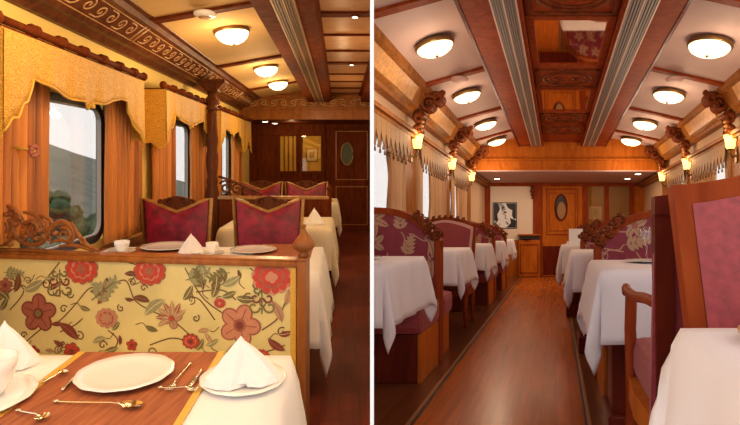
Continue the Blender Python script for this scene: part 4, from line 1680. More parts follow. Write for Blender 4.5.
# centre recess: carved wood panels and mirrors
bm = BM()
box(bm, -.22, .42, T0, THR, 2.32, 2.38)
struct('ceiling', bm, 'woodR')
segs = [('w', 2.25, 2.80), ('o', 2.82, 3.36), ('m', 3.40, 4.42), ('o', 4.48, 5.06), ('m', 5.12, 6.10), ('o', 6.16, 6.70), ('o', 6.9, 7.5)]
nm = 0
mlab = ['larger ceiling mirror between the two grey grilles', 'smaller ceiling mirror beyond the first oval-carved ceiling panel']
olab = ['oval-carved ceiling panel before the larger ceiling mirror', 'oval-carved ceiling panel between the two ceiling mirrors', 'oval-carved ceiling panel beyond the smaller ceiling mirror', 'furthest oval-carved ceiling panel, by the header']
no = 0
for kind, a, c in segs:
    if kind == 'm':
        o = thing('ceiling_mirror', mlab[nm], 'mirror', (HC, a, 2.30))
        nm += 1
        L = c - a
        obj('glass', box(BM(), -.26, .26, .03, L - .03, .006, .014), 'mirror', o)
        bm = BM()
        box(bm, -.30, -.245, 0, L, -.01, .02, 0, .004)
        box(bm, .245, .30, 0, L, -.01, .02, 0, .004)
        box(bm, -.30, .30, -.02, .035, -.01, .02, 0, .004)
        box(bm, -.30, .30, L - .035, L + .02, -.01, .02, 0, .004)
        obj('frame', bm, 'woodR', o)
    if kind == 'o':
        o = thing('carved_ceiling_panel', olab[no], 'ceiling panel', (HC, a, 2.30))
        no += 1
        L = c - a
        obj('board', box(BM(), -.30, .30, 0, L, .0, .02, 0, .004), 'woodR', o)
        bm = BM()
        for q, rr in ((.0, .010), (.05, .008)):
            tube(bm, [((.22 - q) * cos(2 * pi * k / 40), L / 2 + (L * .36 - q) * sin(2 * pi * k / 40), -.004) for k in range(41)], rr, 6)
        for sg in (-1, 1):
            tube(bm, [(sg * p[0], L / 2 + p[1], -.004) for p in spiral(.07, 0, .05, 1.4, 2.6, -1, 18)], .010, 5)
            box(bm, sg * .27 - .012, sg * .27 + .012, .02, L - .02, -.012, .004)
        for y in (.02, L - .04):
            box(bm, -.28, .28, y, y + .022, -.012, .004)
        obj('oval_moulding', bm, 'carveR', o)
# sloping cross bars
bm = BM()
for t in (1.75, 3.22, 4.72, 6.22, 7.62):
    for sd, s0, s1 in ((-1, SL + .24, bL), (1, SR - .24, bR)):
        extr_t(bm, [(s0, 2.215), (s1, 2.375), (s1, 2.42), (s0, 2.27)], t - .038, t + .038)
struct('trim_16', bm, 'woodR')

# header, soffit and end wall
bm = BM()
box(bm, SL - .1, SR + .1, THR, THR + .1, ZS, 2.5)
box(bm, SL, SR, THR - .03, THR, ZS, 2.02, 0, .008)
box(bm, SL, SR, THR - .045, THR, 2.02, 2.05, 0, .006)
struct('trim_17', bm, 'woodRo')
struct('trim_18', box(BM(), SL, SR, THR - .035, THR + .02, ZS - .012, ZS + .004), 'border')
struct('ceiling', box(BM(), SL - .1, SR + .1, THR, TER + .1, ZS, ZS + .05), 'ceilR')
bm = BM()
box(bm, SL - .1, SR + .1, TER - .005, TER + .1, -.06, 1.95)
struct('wall_end', bm, 'woodRo')
bm = BM()
e = TER - .04
for px0, px1 in ((484, 490), (533, 542), (582, 588), (604, 609), (629, 634)):
    s0, s1 = (px0 - 556) / F * TER, (px1 - 556) / F * TER
    box(bm, s0, s1, e, TER, 0, ZS, 0, .005)
box(bm, (484 - 556) / F * TER, SR, e - .005, TER, 1.79, ZS, 0, .004)
struct('trim_19', bm, 'woodR')
# cream panel with the black and white print
s0, s1 = (490.5 - 556) / F * TER, (533 - 556) / F * TER
struct('trim_20', box(BM(), s0, s1, TER - .02, TER - .005, .72, 1.79), 'cream')
pc = px_at(503.5, 215, TER - .3)
o = thing('black_and_white_print', 'square black and white art print on the cream panel at the end', 'picture', (pc[0], TER - .03, pc[1]))
bm = BM()
mats = ['white']
box(bm, -.23, .23, 0, .02, -.25, .25, 0)
S = Stitch(bm, 0, lambda x, z: abs(x) < .225 and abs(z) < .245, mats)
S.centre = (0, 0)
rnd = random.Random(11)
S.poly([(-.22, .24), (-.12, .24), (-.10, .12), (-.15, .02), (-.14, -.10), (-.19, -.2), (-.22, -.2)], 'black', 1)
S.poly([(.22, .24), (.02, .24), (.06, .15), (.15, .10), (.14, .0), (.18, -.08), (.22, -.06)], 'black', 1)
S.poly([(.22, -.1), (.1, -.05), (.12, -.15), (.03, -.24), (.22, -.24)], 'black', 2)
S.poly([(-.09, .2), (-.02, .22), (.02, .12), (-.05, .06)], 'grey', 2)
for k in range(16):
    S.disc(rnd.uniform(-.2, .2), rnd.uniform(-.22, .22), rnd.uniform(.012, .035), ['black', 'grey', 'white'][k % 3], 3, rnd.uniform(.5, 1.6), rnd.random() * 3, 8)
S.disc(.0, -.03, .06, 'white', 4, 1.3, .4)
S.line([(-.03, .03), (.02, .0), (0, -.05), (.04, -.08)], .014, 'black', 5)
obj('print', bm, mats, o)
bm = BM()
for (a, b_, c, d_) in ((-.24, -.225, -.26, .26), (.225, .24, -.26, .26), (-.24, .24, .245, .26), (-.24, .24, -.26, -.245)):
    box(bm, a, b_, -.008, .022, c, d_)
obj('frame', bm, 'black', o)
# corbel beside the cream panel
o = thing('carved_corbel', 'small carved corbel at the top corner of the cream end panel', 'corbel', ((532.5 - 556) / F * TER, TER - .04, 1.70))
bm = BM()
for z, r in ((.07, .04), (.0, .05), (-.08, .035), (-.14, .025)):
    lathe(bm, [(0, -r), (r * .8, -r * .6), (r, 0), (r * .7, r * .6), (0, r)], cz=z, cy=-.03, seg=10)
obj('scroll', bm, 'carveR', o)
# low cabinet
s0, s1 = (519 - 556) / F * TER, (540 - 556) / F * TER
o = thing('low_cabinet', 'low amber wood cabinet beside the oval-window door', 'cabinet', (s0, TER - .10, 0))
w = s1 - s0
zt = px_at(530, 234, TER)[1]
obj('body', box(BM(), 0, w, 0, .05, 0, zt - .12, 0, .004), 'woodRo', o)
obj('top', box(BM(), -.02, w + .02, -.03, .06, zt - .03, zt, 0, .006), 'woodRo', o)
obj('recess', box(BM(), .01, w - .01, .01, .05, zt - .12, zt - .03), 'dark', o)  # solid dark block painting the shade of an open gap
bm = BM()
for (a, b_, c, d_) in ((.03, .05, .06, zt - .2), (w - .05, w - .03, .06, zt - .2), (.03, w - .03, .06, .08), (.03, w - .03, zt - .22, zt - .2)):
    box(bm, a, b_, -.012, 0, c, d_)
obj('door_moulding', bm, 'woodR', o)
o2 = obj('bowl', lathe(BM(), [(0, 0), (.05, 0), (.10, .03), (.095, .035), (.05, .01), (0, .01)], seg=20), 'black', loc=(s0 + .17, TER - .075, zt - .12))
tag(o2, 'dark shallow bowl in the recess of the low cabinet', 'bowl')
# door with oval window
s0, s1 = (542.5 - 556) / F * TER, (582 - 556) / F * TER
w = s1 - s0
bm = box(BM(), s0, s1, TER - .035, TER - .005, 0, 1.80, 0, .004)
d = struct('door_2', bm, 'woodRo')
bm = BM()
def mould(a, b_, c, d_, wd=.018):
    for q in ((a, a + wd, c, d_), (b_ - wd, b_, c, d_), (a, b_, c, c + wd), (a, b_, d_ - wd, d_)):
        box(bm, q[0], q[1], TER - .048, TER - .035, q[2], q[3], 0, .003)
mould(s0 + .08, s1 - .08, .82, 1.74)
mould(s0 + .13, s1 - .13, .90, 1.66, .012)
obj('panel_moulding', bm, 'woodR', d)
obj('kick_panel', box(BM(), s0 + .01, s1 - .01, TER - .045, TER - .035, .03, .60, 0, .004), 'woodRd', d)
ox, oz = px_at(561, 207.5, TER - .04)
bm = BM()
tube(bm, [(ox + .115 * cos(2 * pi * k / 32), TER - .046, oz + .255 * sin(2 * pi * k / 32)) for k in range(33)], .018, 8)
orim = obj('oval_window_rim', bm, 'woodRd', d)
bm = BM()
face(bm, [(ox + .105 * cos(2 * pi * k / 32), TER - .044, oz + .245 * sin(2 * pi * k / 32)) for k in range(32)])
obj('oval_window_pane', bm, 'black', orim)
bm = BM()
face(bm, [(ox + .01 + .085 * cos(2 * pi * k / 32), TER - .048, oz - .06 + .17 * sin(2 * pi * k / 32)) for k in range(32)])
obj('oval_medallion', bm, 'valR', orim)
# glazed cabinets
for k, (px0, px1) in enumerate(((588, 604), (609, 629))):
    s0, z1 = px_at(px0, 186, TER)
    s1, z0 = px_at(px1, 224, TER)
    w = s1 - s0
    c = thing('display_cabinet', ['glazed cabinet with a pale framed picture, beside oval-window door', 'glazed cabinet reflecting lamps, nearest the far pilaster'][k], 'cabinet', (s0, TER - .05, 0))
    bm = BM()
    box(bm, -.01, w + .01, 0, .04, z1, z1 + .05, 0, .004)
    box(bm, -.01, w + .01, 0, .04, z0 - .05, z0, 0, .004)
    obj('frame', bm, 'woodR', c)
    obj('back', box(BM(), 0, w, .035, .045, z0, z1), 'valR', c)
    obj('glass_pane', box(BM(), 0, w, .008, .012, z0, z1), 'cabglass', c)
    if k == 0:
        x_, z_ = px_at(595, 213, TER)
        f = thing('framed_picture', 'pale framed picture in the cabinet next to the oval-window door', 'picture', (x_, TER - .032, z_))
        bm = BM()
        for dx, y, m in ((.13, .0, 0), (.085, -.003, 1), (.045, -.005, 2)):
            box(bm, -dx, dx, y, y + .01, -dx, dx, m)
        obj('frame', bm, ['border', 'grey', 'goldscroll'], f)
for k, (px, py) in enumerate(((497, 178.5), (638, 172.5), (627.5, 178))):
    t = (9.45, 8.65, 9.45)[k]
    o = thing('spotlight', ['spotlight in the soffit above the black and white print', 'soffit spotlight nearest the rosewood header, by the far sconce', 'soffit spotlight above the lamp-reflecting cabinet'][k], 'spotlight', ((px - 556) / F * t, t, ZS - .012))
    obj('rim', lathe(BM(), [(.05, .01), (.065, .008), (.065, 0), (.05, -.002)], seg=20), 'border', o)
    obj('lens', lathe(BM(), [(0, .0), (.048, -.001), (.045, -.006), (0, -.01)], seg=20), 'spot', o)
ceiling_glow('vestibule_glow', R.P(.1, 9.3, 1.84), 26, WARMR, 2.4, 1.4)

# dome lights
lab = [('dome ceiling light nearest the white divider', 'second dome light from the divider end, window side row with cream print', 'third dome light counting away on the left sloping ceiling of rosewood carriage', 'last dome light by the header, left sloping ceiling of rosewood carriage'),
       ('largest dome light, at the top right corner', 'second dome light of the right sloping ceiling', 'third dome light of the right sloping ceiling', 'last dome light by the header, right sloping ceiling')]
lab[0] = ('largest dome light on the left sloping ceiling of rosewood carriage', 'second dome light on the left sloping ceiling of rosewood carriage', lab[0][2], lab[0][3])
for sd, s in ((0, -.905), (1, 1.145)):
    for k, t in enumerate((3.88, 5.28, 6.70, 7.95)):
        o = dome_lamp((s, t, 2.275), .148 if sd == 0 else .155, lab[sd][k], 'lampR', LAMP_R, WARMR, None, tilt=.24 if sd == 0 else -.24)
for s in (-.9, 1.14):
    for t in (2.2, .8):
        lamp_light('row_light_glow', R.P(s, t, 2.0), LAMP_R, WARMR, .15)
for k, s in enumerate((-.87, 1.10)):
    o = thing('smoke_detector', ['round detector on the left ceiling bar of rosewood carriage', 'round detector on the right ceiling bar of rosewood carriage'][k], 'smoke detector', (s + (.0 if k == 0 else -.03), 4.70, 2.275))
    obj('body', lathe(BM(), [(0, .01), (.07, .01), (.08, 0), (.07, -.02), (0, -.024)], seg=24), 'border', o)

# brackets and sconces on every pilaster
BT = [4.95, 6.60, 8.14]
def bracket(sd, t, label):
    S_ = SL if sd < 0 else SR
    o = thing('carved_bracket', label, 'bracket', (S_ - sd * .10, t, 2.0))
    n = lambda q: -sd * q
    bm = BM()
    for (x0, z, r, a0, cw, tr) in ((.12, .10, .085, .5, 1, 1.5), (.20, .14, .055, 2.5, -1, 1.3), (.03, -.04, .05, .3, 1, 1.4), (.02, -.15, .035, 1, 1, 1.3)):
        pr = spiral(x0, z, r, tr, a0, cw, 24)
        for y in (-.06, 0, .06):
            tube(bm, [(n(p[0]), y, p[1]) for p in pr], [.03 * (1 - .6 * i / 24) for i in range(24)], 6)
    for k in range(5):
        q = bmesh.ops.create_icosphere(bm, subdivisions=1, radius=.035, matrix=Matrix.Translation((n(.05 + .05 * k), (-.05, .05)[k % 2], .02 + .045 * k)))
    obj('scroll_carving', bm, 'carveR', o, smooth=True)
    bm = BM()
    for k, z in enumerate((-.06, -.10, -.14, -.19)):
        lathe(bm, [(0, -.025), (.045 - .005 * k, -.012), (.05 - .006 * k, 0), (.04 - .005 * k, .012), (0, .025)], cx=n(.02), cz=z, seg=10)
    obj('gilded_drop', bm, 'gildR', o)
    return o


def sconce(sd, t, label):
    S_ = SL if sd < 0 else SR
    n = lambda q: -sd * q
    o = thing('wall_sconce', label, 'wall lamp', (S_ - sd * .035, t, 1.68))
    bm = lathe(BM(), [(.0, .0), (.03, .002), (.040, .02), (.045, .07), (.060, .135), (.056, .135), (.040, .07), (.034, .02), (0, .012)], cx=n(.065), seg=20)
    obj('glass_shade', bm, 'sconce', o)
    bm = BM()
    tube(bm, curve2([(n(0), 0, -.05), (n(.04), 0, -.075), (n(.065), 0, -.04), (n(.065), 0, .0)], 5), .010, 7)
    lathe(bm, [(0, -.012), (.02, -.01), (.032, 0), (.02, .006), (0, .006)], cx=n(.065), seg=14)
    obj('arm', bm, 'brassd', o)
    obj('wall_plate', box(BM(), min(0, n(.015)), max(0, n(.015)), -.03, .03, -.13, .02, 0, .005), 'brassd', o)
    lamp_light('wall_sconce_glow', R.P(S_ - sd * .15, t - .12, 1.80), 1.2, (1, .62, .28), .05)


names = ['nearest', 'middle', 'furthest']
for sd in (-1, 1):
    side = 'left' if sd < 0 else 'right'
    for k, t in enumerate(BT):
        bracket(sd, t, '%s scroll-carved bracket under the ceiling on the %s side of rosewood carriage' % (names[k], side))
        sconce(sd, t, '%s glowing sconce on the %s wall of rosewood carriage' % (names[k], side))


# zigzag valances and curtains between pilasters
def zig(sd, t0, t1, label):
    S_ = SL if sd < 0 else SR
    n = lambda q: -sd * q
    o = thing('zigzag_valance', label, 'valance', (S_, t0, 0))
    L = t1 - t0
    k = max(4, round(L / .115))
    w = L / k
    bm = BM()
    bm2 = BM()
    for i in range(k):
        y0 = w * i
        for (ya, yb, zt_, zb_, off, B) in ((y0, y0 + w, 1.79, 1.56, .085, bm), (y0 + w / 2, y0 + 1.5 * w, 1.79, 1.525, .078, bm2)):
            if yb > L:
                continue
            pts = [(ya + .002, zt_), (yb - .002, zt_), (yb - .002, zb_ + .10), ((ya + yb) / 2, zb_), (ya + .002, zb_ + .10)]
            A = [B.verts.new((n(off), y, z)) for y, z in pts]
            C = [B.verts.new((n(off + .006), y, z)) for y, z in pts]
            B.faces.new(A)
            B.faces.new(C[::-1])
            for q in range(5):
                B.faces.new((A[q], A[(q + 1) % 5], C[(q + 1) % 5], C[q]))
            tube(B, [(n(off + .003), (ya + yb) / 2, zb_), (n(off + .003), (ya + yb) / 2, zb_ - .03)], [.007, .010], 6)
    obj('pointed_tab', bm, 'valR', o)
    obj('brown_under_tab', bm2, 'valRd', o)
    return o


vl = {(-1, 0): 'zigzag valance by the white divider, before the nearest left sconce', (-1, 1): 'zigzag valance between nearest and middle left sconces', (-1, 2): 'zigzag valance between middle and furthest left sconces', (-1, 3): 'zigzag valance beyond the furthest left sconce',
      (1, 0): 'zigzag valance above the nearest maroon chair, before the nearest right sconce', (1, 1): 'zigzag valance between nearest and middle right sconces', (1, 2): 'zigzag valance between middle and furthest right sconces', (1, 3): 'zigzag valance beyond the furthest right sconce'}
gaps = [(3.50, 4.76), (5.14, 6.41), (6.79, 7.95)]
cn = 0
for sd in (-1, 1):
    S_ = SL if sd < 0 else SR
    for k, (a, c) in enumerate(gaps):
        zig(sd, a, c, vl[(sd, k)])
        side = 'left' if sd < 0 else 'right'
        spans = [(a - .02, a + .12), ((4.22, 5.55, 7.15)[k], c)]
        for j, (t0, t1) in enumerate(spans):
            bm = curtain_bm(0, -(t1 - t0) / 2, (t1 - t0) / 2, .775, 1.80, amp=.03, waves=max(2, int((t1 - t0) / .10)), seed=cn, gather=.12)
            o = obj('curtain', bm, 'curtR', loc=(S_ - sd * .045, (t0 + t1) / 2, 0))
            wn = ('first', 'second', 'third')[k]
            tag(o, 'cream curtain on the %s side of the %s %s-hand window of rosewood carriage' % (('nearer', 'far')[j], wn, side), 'curtain', 'curtains of the rosewood carriage')
            cn += 1


# ------------------------------------------------------------------ seating of the rosewood carriage
def floral(S, x0, x1, z0, z1, n, seed, sc=1.0):
    rnd = random.Random(seed)
    S.centre = ((x0 + x1) / 2, (z0 + z1) / 2)
    pts = []
    tries = 0
    while len(pts) < n and tries < 900:
        tries += 1
        x, z = rnd.uniform(x0, x1), rnd.uniform(z0, z1)
        if S.inside(x, z) and all(hypot(x - a, z - b) > .13 * sc for a, b in pts):
            pts.append((x, z))
    for i, (x, z) in enumerate(pts):
        a = rnd.random() * 6.28
        S.line(curve2([(x - .12 * sc * cos(a), z - .12 * sc * sin(a)), (x - .04 * sc * cos(a + .5), z - .05 * sc * sin(a + .5)), (x, z)], 5), .008 * sc, 'e_beige', 1)
        if i % 3 == 0:
            S.frond(x, z, .15 * sc, a, 'e_beige', 'e_tan')
        elif i % 3 == 1:
            for k in range(5):
                S.leaf(x, z, .085 * sc, a + k * 1.2, 'e_beige', .2, .26, 'e_rustd')
            S.disc(x, z, .02 * sc, 'e_rust', 4)
        else:
            for k in (-1, 0, 1):
                S.leaf(x, z, .13 * sc, a + k * .7, 'e_tan', .3 * k, .18, 'e_rustd')
            S.curl(x, z, .035 * sc, a, 1, 'e_beige', .006 * sc)


def floral_bench(sd, loc, label, W=.62, seed=0, H=1.0, group=None):
    """back with a swept crest facing the camera; local x runs from the aisle end (0) towards the wall"""
    g = -1 if sd < 0 else 1
    X = lambda q: g * q
    o = thing('floral_banquette', label, 'banquette', loc, group)
    top = curve2([(0, H - .20), (.035, H - .155), (.11, H - .09), (.20, H - .02), (.32, H + .02), (.46, H + .032), (W, H + .035)], 5)
    ins = [(x, z - .03) for x, z in top if .02 <= x] + [(W, .40), (.03, .40)]
    def inside(x, z):
        q = x * g
        if not (.045 < q < W - .01 and z > .42):
            return False
        for (a, b), (c, d) in zip(top, top[1:]):
            if a <= q <= c:
                return z < b + (d - b) * (q - a) / max(c - a, 1e-6) - .04
        return True
    mats = ['fabR']
    bm = BM()
    pl = [(X(x), z) for x, z in ins]
    extr(bm, pl, -.02, .05)
    S = Stitch(bm, -.02, inside, mats)
    floral(S, min(X(.05), X(W)), max(X(.05), X(W)), .5, H, 22, seed, 1.0)
    obj('backrest', bm, mats, o)
    bm = BM()
    rail = [(X(x), z) for x, z in top] + [(X(x), z - .045) for x, z in reversed(top)]
    extr(bm, rail, -.035, .065)
    obj('top_rail', bm, 'woodR', o)
    bm = BM()
    box(bm, min(X(0), X(.035)), max(X(0), X(.035)), -.04, .07, 0, H - .19, 0, .006)
    obj('end_post', bm, 'woodR', o)
    bm = BM()
    for (x, z, r, a0, cw, tr) in ((.02, H - .16, .032, 2.5, -1, 1.4), (.075, H - .105, .030, 2.2, -1, 1.3), (.125, H - .06, .026, 2.0, -1, 1.3), (.16, H - .03, .022, 1.9, -1, 1.2), (.05, H - .17, .022, 1, 1, 1.2), (.10, H - .125, .020, 1, 1, 1.2)):
        tube(bm, [(X(p[0]), -.042, p[1]) for p in spiral(x, z, r, tr, a0, cw, 18)], .012, 6)
        lathe(bm, [(0, -.02), (r * .7, -.012), (r * .8, 0), (r * .7, .012), (0, .02)], cx=X(x), cz=z, cy=0, seg=8)
    for k in range(7):
        x = -.01 + .027 * k
        z = H - .165 + .024 * k
        tube(bm, [(X(x), -.03, z), (X(x - .008), -.035, z + .025), (X(x + .012), -.03, z + .035)], [.013, .010, .004], 6)
    obj('carved_scroll', bm, 'carveR', o)
    bm = BM()
    box(bm, min(X(.0), X(W)), max(X(.0), X(W)), -.53, -.02, .29, .45, 0, .045)
    obj('seat', bm, 'velvetR', o)
    bm = BM()
    box(bm, min(X(.03), X(W)), max(X(.03), X(W)), -.50, .0, 0, .29, 0, .006)
    obj('base', bm, 'woodRd', o)  # dark wood paints the under-table shade onto the plinth
    obj('side_panel', box(BM(), min(X(.012), X(.030)), max(X(.012), X(.030)), -.50, .0, 0, .29, 0, .003), 'woodRo', o)  # amber strip paints the aisle end as the lit side
    # the seat that backs onto it, turned the other way
    bm = BM()
    box(bm, min(X(.0), X(W)), max(X(.0), X(W)), .08, .42, .29, .45, 0, .045)
    obj('rear_seat', bm, 'velvetR', o)
    bm = BM()
    box(bm, min(X(.03), X(W)), max(X(.03), X(W)), .04, .40, 0, .29, 0, .006)
    obj('rear_base', bm, 'woodRo', o)
    return o


def velvet_bench(loc, label, W=.60, H=1.02, group=None):
    """plain maroon velvet chair with cream border, facing the camera; x from the aisle end towards the wall (left row)"""
    o = thing('velvet_chair', label, 'chair', loc, group)
    top = curve2([(0, H - .05), (-.12, H - .01), (-.3, H + .02), (-.48, H - .01), (-W, H - .05)], 5)
    bm = BM()
    extr(bm, [(x, z) for x, z in top] + [(-W + .04, .36), (-.04, .36)], .0, .06)
    obj('back_frame', bm, 'woodR', o)
    bm = BM()
    extr(bm, [(x * .92 - .025, z - .03) for x, z in top] + [(-W + .07, .45), (-.07, .45)], -.012, .01)
    obj('border', bm, 'border', o)
    bm = BM()
    extr(bm, [(x * .84 - .05, z - .055) for x, z in top] + [(-W + .10, .47), (-.10, .47)], -.035, -.008, bev=.01)
    obj('backrest', bm, 'velvetR', o)
    bm = BM()
    for k in range(7):
        x = -.12 - .06 * k
        tube(bm, [(p[0], -.008, p[1]) for p in spiral(x, H - .008 + .022 * sin(pi * k / 6), .022, 1.2, 1, 1, 14)], .008, 5)
    obj('carved_crest', bm, 'carveR', o)
    obj('seat', box(BM(), -W + .02, -.02, -.42, -.02, .36, .45, 0, .04), 'velvetR', o)
    obj('armrest', tube(BM(), curve2([(-.03, .0, .66), (-.01, -.15, .66), (0, -.3, .64), (-.01, -.38, .60), (-.02, -.38, .45)], 5), .020, 8), 'woodR', o)
    obj('seat_frame', box(BM(), -W + .01, -.01, -.42, .03, .30, .36, 0, .006), 'woodR', o)
    for x in (-.04, -W + .04):
        for y in (-.38, .02):
            obj('leg', tube(BM(), [(x, y, .34), (x, y, .2), (x, y - .01, 0)], [.026, .02, .015], 8), 'woodR', o)
    return o


def right_table(loc, w, d, drop, labels, seed=0, group=None, pedw=.10, wall=0):
    wall = wall or (-1 if loc[0] < 0 else 1)
    loc = (loc[0], loc[1], loc[2])
    pe = -wall * (w / 2 - (.11 if w > 1 else .34))
    o = thing('dining_table', labels[0], 'table', loc, group)
    obj('tabletop', box(BM(), -w / 2 + .01, w / 2 - .01, -d / 2 + .01, d / 2 - .01, .715, .744, 0, .005), 'woodR', o)
    obj('pedestal', box(BM(), pe - .05, pe + .05, -.1, .1, .10, .72, 0, .008), 'woodRd', o)
    obj('foot', box(BM(), pe - .07, pe + .07, -.15, .15, 0, .12, 0, .008), 'woodRd', o)
    c = obj('tablecloth', cloth_bm(w, d, drop, .751, seed=seed, wave=.008, wall=wall), 'clothR', loc=loc)
    thicken(c)
    tag(c, labels[1], 'tablecloth')
    return o


ZR = .754
def wine_glass(loc, label, h=.15, group='stemmed glasses'):
    bm = lathe(BM(), [(.0, 0), (.032, .001), (.03, .004), (.005, .008), (.004, h * .45), (.012, h * .5), (.032, h * .62), (.036, h * .78), (.030, h), (.0285, h), (.034, h * .78), (.030, h * .63), (0, h * .53)], seg=20)
    return tag(obj('wine_glass', bm, 'clear', loc=loc), label, 'glass', group)


# left row
right_table((-1.095, 2.70, 0), .63, .72, .29, ('table cut by the white divider, before the nearest floral banquette', 'blush white cloth hanging in a point beside the white divider'), seed=11)
plate((-1.02, 2.68, ZR), .12, 'white plate on the cloth beside the white divider', name='side_plate')
fb = floral_bench(-1, (-.785, 3.56, 0), 'nearest maroon floral banquette with a swept carved crest, by the white divider', W=.63, seed=5, H=1.03)
right_table((-1.09, 4.41, 0), .62, .62, .29, ('table before the plain velvet chair, left row', 'cloth on the table before the plain velvet chair with cream border'), seed=12)
velvet_bench((-.80, 5.20, 0), 'plain rose velvet chair with a cream border in the left row')
right_table((-1.09, 5.96, 0), .62, .62, .29, ('table beyond the plain velvet chair, left row', 'cloth beyond the plain velvet chair, with a stemmed glass'), seed=13)
wine_glass((-1.02, 5.80, ZR), 'stemmed glass on the cloth beyond the plain velvet chair')
dup(fb, 'maroon floral banquette beyond the plain velvet chair, left row', (-.80, 6.82, -.02))
right_table((-1.09, 7.58, 0), .62, .52, .29, ('last table but one of the left row', 'cloth under the last stemmed glass of the left row'), seed=14)
wine_glass((-.96, 7.45, ZR), 'stemmed glass on the furthest but one cloth of the left row')
dup(fb, 'furthest maroon floral banquette of the left row', (-.80, 8.40, -.03))
right_table((-1.09, 9.22, 0), .62, .5, .27, ('last table of the left row, before the low cabinet', 'furthest cloth of the left row, before the low cabinet'), seed=15)

# right row: two velvet chairs back to back, the nearest pieces of the carriage
def big_chair_facing(loc, label):
    """high upholstered back facing the camera, leaning away; x from the aisle edge towards the wall"""
    o = thing('high_back_chair', label, 'chair', loc)
    H = .985
    W = .56
    top = curve2([(0, H), (.06, H + .006), (.16, H + .024), (.28, H + .042), (.40, H + .024), (W, H - .005)], 5)
    def lean(bm):
        for v in bm.verts:
            k = (v.co.z - .45) / .55
            v.co.y += .07 * k
            if v.co.z > .4:
                v.co.x += .05 * (1 - k) * (1 if v.co.x < W / 2 else -1)
        return bm
    fr = BM()
    outl = [(x, z) for x, z in top] + [(W, .45), (0, .45)]
    wi = .032
    innr = [(max(wi, min(W - wi, x)), z - wi * 1.2) for x, z in top] + [(W - wi, .45), (wi, .45)]
    n = len(outl)
    A = [[fr.verts.new((x, y, z)) for x, z in q] for y in (-.02, .03) for q in (outl, innr)]
    for i in range(n):
        j = (i + 1) % n
        for P_, Q_ in ((A[0], A[1]), (A[1], A[3]), (A[3], A[2]), (A[2], A[0])):
            fr.faces.new((P_[i], P_[j], Q_[j], Q_[i]))
    obj('back_frame', lean(fr), 'woodR', o)
    bm = BM()
    gx = 14
    pts = []
    for side, y0 in ((0, -.022), (1, .03)):
        V = []
        for i in range(gx + 1):
            u = i / gx
            x = wi + (W - 2 * wi) * u
            zt_ = None
            for (a, b), (c, d) in zip(top, top[1:]):
                if a <= x <= c:
                    zt_ = b + (d - b) * (x - a) / max(c - a, 1e-6)
            zt_ = (zt_ or H) - wi * 1.15
            V.append([bm.verts.new((x, y0 - (.035 * sin(pi * u) ** .5 * sin(pi * j / 10) ** .5 if side == 0 else 0), .45 + (zt_ - .45) * j / 10)) for j in range(11)])
        for i in range(gx):
            for j in range(10):
                bm.faces.new((V[i][j], V[i + 1][j], V[i + 1][j + 1], V[i][j + 1])).smooth = True
    obj('backrest', lean(bm), 'velvetR', o)
    obj('seat', box(BM(), .03, W - .02, -.36, -.02, .34, .43, 0, .03), 'velvetR', o)
    obj('seat_frame', box(BM(), .02, W - .01, -.36, .0, .28, .34, 0, .006), 'woodR', o)
    for x in (.035, W - .035):
        for y in (-.33, -.02):
            obj('leg', tube(BM(), [(x, y, .30), (x, y, .15), (x, y, 0)], [.026, .02, .015], 8), 'woodR', o)
    return o


